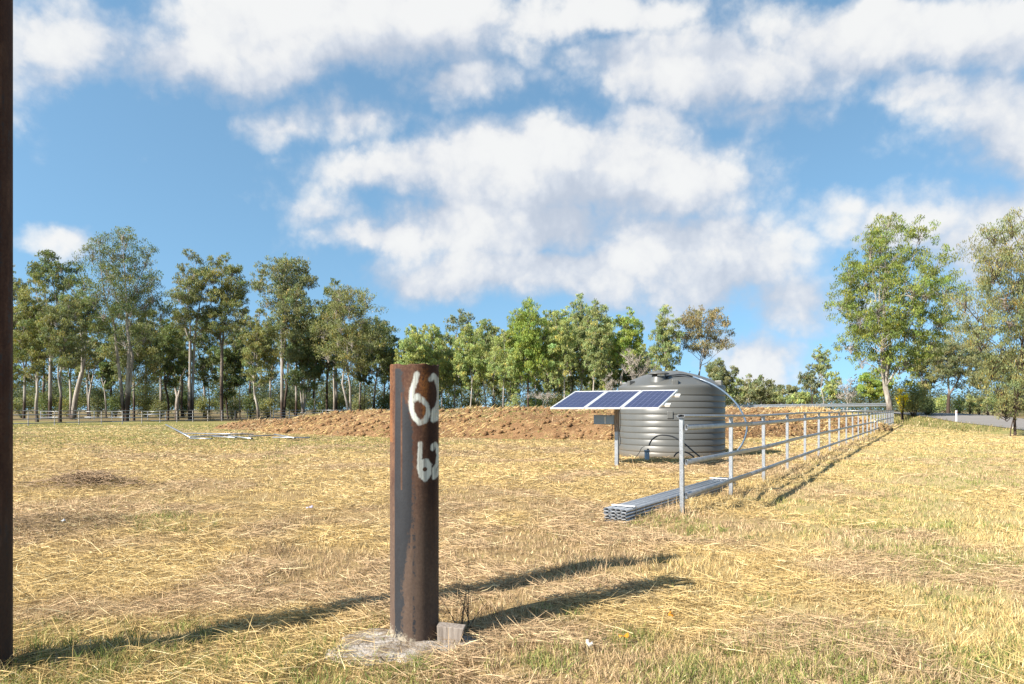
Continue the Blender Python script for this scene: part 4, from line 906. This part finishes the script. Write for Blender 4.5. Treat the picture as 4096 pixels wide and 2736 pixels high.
def P2(px, py, d): return ((px-512)/F*d, d, EYE+(HZ-py)/F*d)
def hose(name, pts, r, m, label, cat='hose', n=8):
    p = catmull(pts, 8); V, Qd = tube_np(p, r, 10); o = mesh_np(name, V, Qd, m, smooth=True); return tag(o, label, cat)
r2 = lambda x, y: (537.5+x/8.362, 350+y/8.362)
hose('filling_hose', [P2(*r2(1300, 226), 21.55), P2(*r2(1345, 238), 21.3), P2(*r2(1470, 290), 21.0), P2(*r2(1580, 365), 20.8), P2(*r2(1675, 465), 20.6), P2(*r2(1735, 580), 20.5), P2(*r2(1750, 670), 20.5), P2(*r2(1720, 770), 20.6), P2(*r2(1672, 842), 20.7), P2(*r2(1640, 885), 20.9)], .028, M['blue'], 'pipe with painted blue-grey sky sheen arching down off the tank roof to the grass')
hose('inlet_hose', [P2(*r2(1072, 232), 21.45), P2(*r2(1110, 214), 21.4), P2(*r2(1190, 205), 21.45), P2(*r2(1260, 212), 21.5), P2(*r2(1310, 228), 21.55)], .02, M['black'], 'black hose looping over the tank roof from the inlet lid')
hose('inlet_hose', [P2(*r2(1060, 240), 21.5), P2(*r2(1150, 219), 21.5), P2(*r2(1230, 222), 21.5), P2(*r2(1320, 240), 21.45)], .014, M['black'], 'thinner lower black hose along the tank roof')
pd = 20.15; bx, by = (r2(915, 0)[0]-512)/F*pd, pd
pm = empty('pump_housing', (bx, by, g1(bx, by)), 0, 'small blue-grey pump canister standing at the foot of the tank', 'pump')
MB().lathe([(.001, .26), (.06, .26), (.072, .25), (.072, -.02)], 20).build('body', M['steelbox'], pm); MB().lathe([(.001, .30), (.078, .30), (.084, .285), (.084, .25), (.07, .25)], 20).build('cap', M['steelbox'], pm)
MB().tube([(.03, 0, .28), (.03, 0, .34)], .028, 10).build('outlet', M['black'], pm)
gz_ = lambda d: g1(4, d)
hose('pump_hose', [P2(*r2(932, 800), pd), P2(*r2(952, 758), pd), P2(*r2(1000, 720), pd), P2(*r2(1060, 712), pd-.05), P2(*r2(1140, 728), pd-.1), P2(*r2(1230, 785), pd-.2), P2(*r2(1300, 845), pd-.25), P2(*r2(1360, 893), pd-.3)], .022, M['black'], 'black hose arching from the pump canister across the tank foot')
hose('pump_hose', [P2(*r2(1140, 892), 20.2), P2(*r2(1165, 862), 20.2), P2(*r2(1210, 850), 20.2), P2(*r2(1260, 862), 20.1), P2(*r2(1310, 895), 20.0)], .022, M['black'], 'low black hose hoop on the grass under the arching pump hose')
hose('pump_cable', [P2(*r2(895, 806), pd), P2(*r2(870, 820), pd), P2(*r2(850, 860), pd), P2(*r2(815, 905), pd-.05)], .008, M['black'], 'thin black cable running from the pump canister into the grass', 'cable')

# ------------------------------------------------------------------ solar array
yaw, tilt, PL = .5316, .2964, 1.65; C0 = Vector((2.719, 18.249, 1.779))
sa = empty('solar_array', (2.85, 18.55, g1(2.85, 18.55)), -yaw, 'three blue solar panels on a single post in front of the tank', 'solar panels')
inv = sa.matrix_basis.inverted() if False else None
ca, sn = math.cos(-yaw), math.sin(-yaw); dx, dy = C0.x-2.85, C0.y-18.55
lc = (dx*ca+dy*sn, -dx*sn+dy*ca, C0.z-sa.location.z)
first = None
for k in range(3):
    pn = bpy.data.objects.new('solar_panel', None) if False else None
    ox = lc[0]+(k-1)*1.01
    fr = MB(); w = .495; l = PL/2; t = .032
    for lo, hi in (((-w, -l, -.035), (w, -l+t, .004)), ((-w, l-t, -.035), (w, l, .004)), ((-w, -l+t, -.035), (-w+t, l-t, .004)), ((w-t, -l+t, -.035), (w, l-t, .004))): fr.box(lo, hi)
    if first is None:
        f = fr.build('solar_panel', M['alu'], sa); first = f
        bs = MB().box((-w+t, -l+t, -.012), (w-t, l-t, -.006)).build('backing_sheet', M['white'], f)
        cl = MB(); nc, nr = 6, 10; gw = (2*w-2*t-.02)/nc; gh = (2*l-2*t-.02)/nr
        for a in range(nc):
            for b in range(nr):
                x0 = -w+t+.01+a*gw; y0 = -l+t+.01+b*gh
                cl.add([(x0+.003, y0+.003, -.003), (x0+gw-.003, y0+.003, -.003), (x0+gw-.003, y0+gh-.003, -.003), (x0+.003, y0+gh-.003, -.003)], [(0, 1, 2, 3)])
        c_ = cl.build('solar_cells', M['cell'], f); c_['kind'] = 'stuff'
    else:
        f = share(first, 'solar_panel', sa); share(bs, 'backing_sheet', f); q = share(c_, 'solar_cells', f); q['kind'] = 'stuff'
    f.location = (ox, lc[1], lc[2]); f.rotation_euler = (tilt, 0, 0)
for v in (-.45, .42):
    o = MB().box((-1.5, -.02, -.085), (1.66, .02, -.040)).build('mounting_rail', M['alu'], sa); o.location = (lc[0], lc[1]+v*math.cos(tilt), lc[2]+v*math.sin(tilt)); o.rotation_euler = (tilt, 0, 0)
    e = MB().box((1.56, -.035, -.038), (1.68, .035, -.01)).build('end_clamp', M['white'], sa); e.location = o.location; e.rotation_euler = (tilt, 0, 0)
pz = lc[2]-.06
MB().box((-.05, -.05, -.3), (.05, .05, .93)).build('post', M['galv'], sa, bevel=.006)
MB().box((-.056, -.056, .93), (.056, .056, pz)).build('timber_post', M['timber'], sa, bevel=.006)
MB().box((-.05, -.6, -.05), (.05, .55, .05)).build('tilt_beam', M['post'], sa)
tb = [o for o in sa.children if o.name.startswith('tilt_beam')][0]; tb.location = (0, lc[1]*.6, pz-.03-lc[1]*.1); tb.rotation_euler = (tilt, 0, 0)
bxm = MB().box((-.66, -.055, 1.12), (-.06, .075, 1.37)).build('control_box', M['steelbox'], sa, bevel=.008)
MB().box((-.33, -.062, 1.14), (-.31, -.056, 1.33)).build('conduit', M['white'], bxm); MB().box((-.665, -.06, 1.365), (-.055, .08, 1.378)).build('lid', M['post'], bxm)
for k, pts in enumerate([[(.07, .02, 1.6), (.10, .03, 1.2), (.075, .02, .9), (.10, .02, .65), (.07, .02, .55)], [(-.12, 0, 1.13), (-.14, 0, .95), (-.16, .02, .75)]]):
    p = catmull(pts, 6); MB().tube(p, .008, 6).build('cable', M['black'], sa)

# ------------------------------------------------------------------ guard rail, guide post
def guardrail():
    a = np.array([24.5, 79.6]); b = np.array([40.6, 73.9]); L = float(np.linalg.norm(b-a)); ang = math.atan2(*(b-a)[::-1])
    root = empty('guard_rail', (a[0], a[1], 1.1), ang, 'galvanised corrugated road guard rail on posts beyond the long fence', 'guard rail')
    pr = [(y, z*1.2) for y, z in [(0, .0), (.03, .03), (.075, .05), (.075, .09), (.02, .13), (.02, .18), (.075, .22), (.075, .26), (.03, .28), (0, .31)]]
    rise = .18
    nb = 4
    for k in range(nb):
        x0, x1 = L*k/nb, L*(k+1)/nb+.08; mb = MB()
        V = [(x0, -y-.12-(.004 if k % 2 else 0), z+.52) for y, z in pr]+[(x1, -y-.12-(.004 if k % 2 else 0), z+.52) for y, z in pr]; n = len(pr)
        V += [(x, y+.004, z) for x, y, z in V]
        mb.add(V, [(i, i+1, n+i+1, n+i) for i in range(n-1)]+[(2*n+i, 3*n+i, 3*n+i+1, 2*n+i+1) for i in range(n-1)]); o = mb.build('beam', M['galv'], root); o.rotation_euler = (0, -math.atan2(rise, L), 0)
    src = None
    for k in range(9):
        x = L*k/8; z = rise*k/8
        if src is None: src = MB().box((-.08, -.03, -.8), (.08, .07, .96)).build('post', M['galv'], root); bl = MB().box((-.06, -.118, .50), (.06, -.032, .90)).build('spacer_block', M['post'], root); o, q = src, bl
        else: o = share(src, 'post', root); q = share(bl, 'spacer_block', root)
        o.location = (x, 0, z); q.location = (x, 0, z)
guardrail()
gx, gy = (956.5-512)/F*59, 59.; gz = .40
gp = empty('guide_post', (gx, gy, gz), R(20), 'white road guide post with a red reflector beside the road', 'guide post')
MB().box((-.09, -.03, -.3), (.09, .03, 1.08)).build('post', M['white'], gp, bevel=.02)
MB().box((-.095, -.035, 1.0), (.095, .035, 1.12)).build('cap', M['black'], gp, bevel=.01)
MB().box((-.055, -.036, .74), (.03, -.031, .93)).build('reflector', M['red'], gp)

# small litter on the grass
m_l = {'lilac': m_plain('lilac_scrap', (.42, .38, .55), .6), 'white': m_plain('white_scrap', (.7, .7, .68), .6), 'stone': m_plain('pale_stone', (.4, .37, .33), .9), 'orange': m_plain('fallen_leaf', (.55, .20, .01), .6)}
for nm, px, py, c, sz, lb, ct in [('paper_scrap', 309.5, 512.5, 'lilac', .05, 'small lilac paper scrap lying in the straw', 'litter'), ('paper_scrap', 63, 532, 'white', .035, 'small white paper scrap lying in the straw', 'litter'), ('pale_stone', 590, 651, 'stone', .018, 'small pale stone in the short green grass', 'stone'),
                             ('fallen_leaf', 671, 620, 'orange', .035, 'orange fallen leaf close to the shadow of the painted post', 'leaf'), ('fallen_leaf', 624, 641, 'orange', .032, 'orange fallen leaf among the green tufts', 'leaf')]:
    x, y = at(px, py); g = np.random.default_rng(int(px)); V = []; n = 5
    for i in range(n):
        for j in range(3): V.append(((i/(n-1)-.5)*sz*2, (j/2-.5)*sz*(1.2-abs(i-2)*.3), .012*math.sin(i*1.4+j)+.01))
    Q = [(i*3+j, i*3+j+3, i*3+j+4, i*3+j+1) for i in range(n-1) for j in range(2)]
    o = MB().add(V, Q, True).build(nm, m_l[c]); md = o.modifiers.new('thickness', 'SOLIDIFY'); md.thickness = .002 if nm != 'pale_stone' else .018
    o.location = (x, y, g1(x, y)+.055); o.rotation_euler = (R(12), R(-10), g.uniform(0, 3)); tag(o, lb, ct)
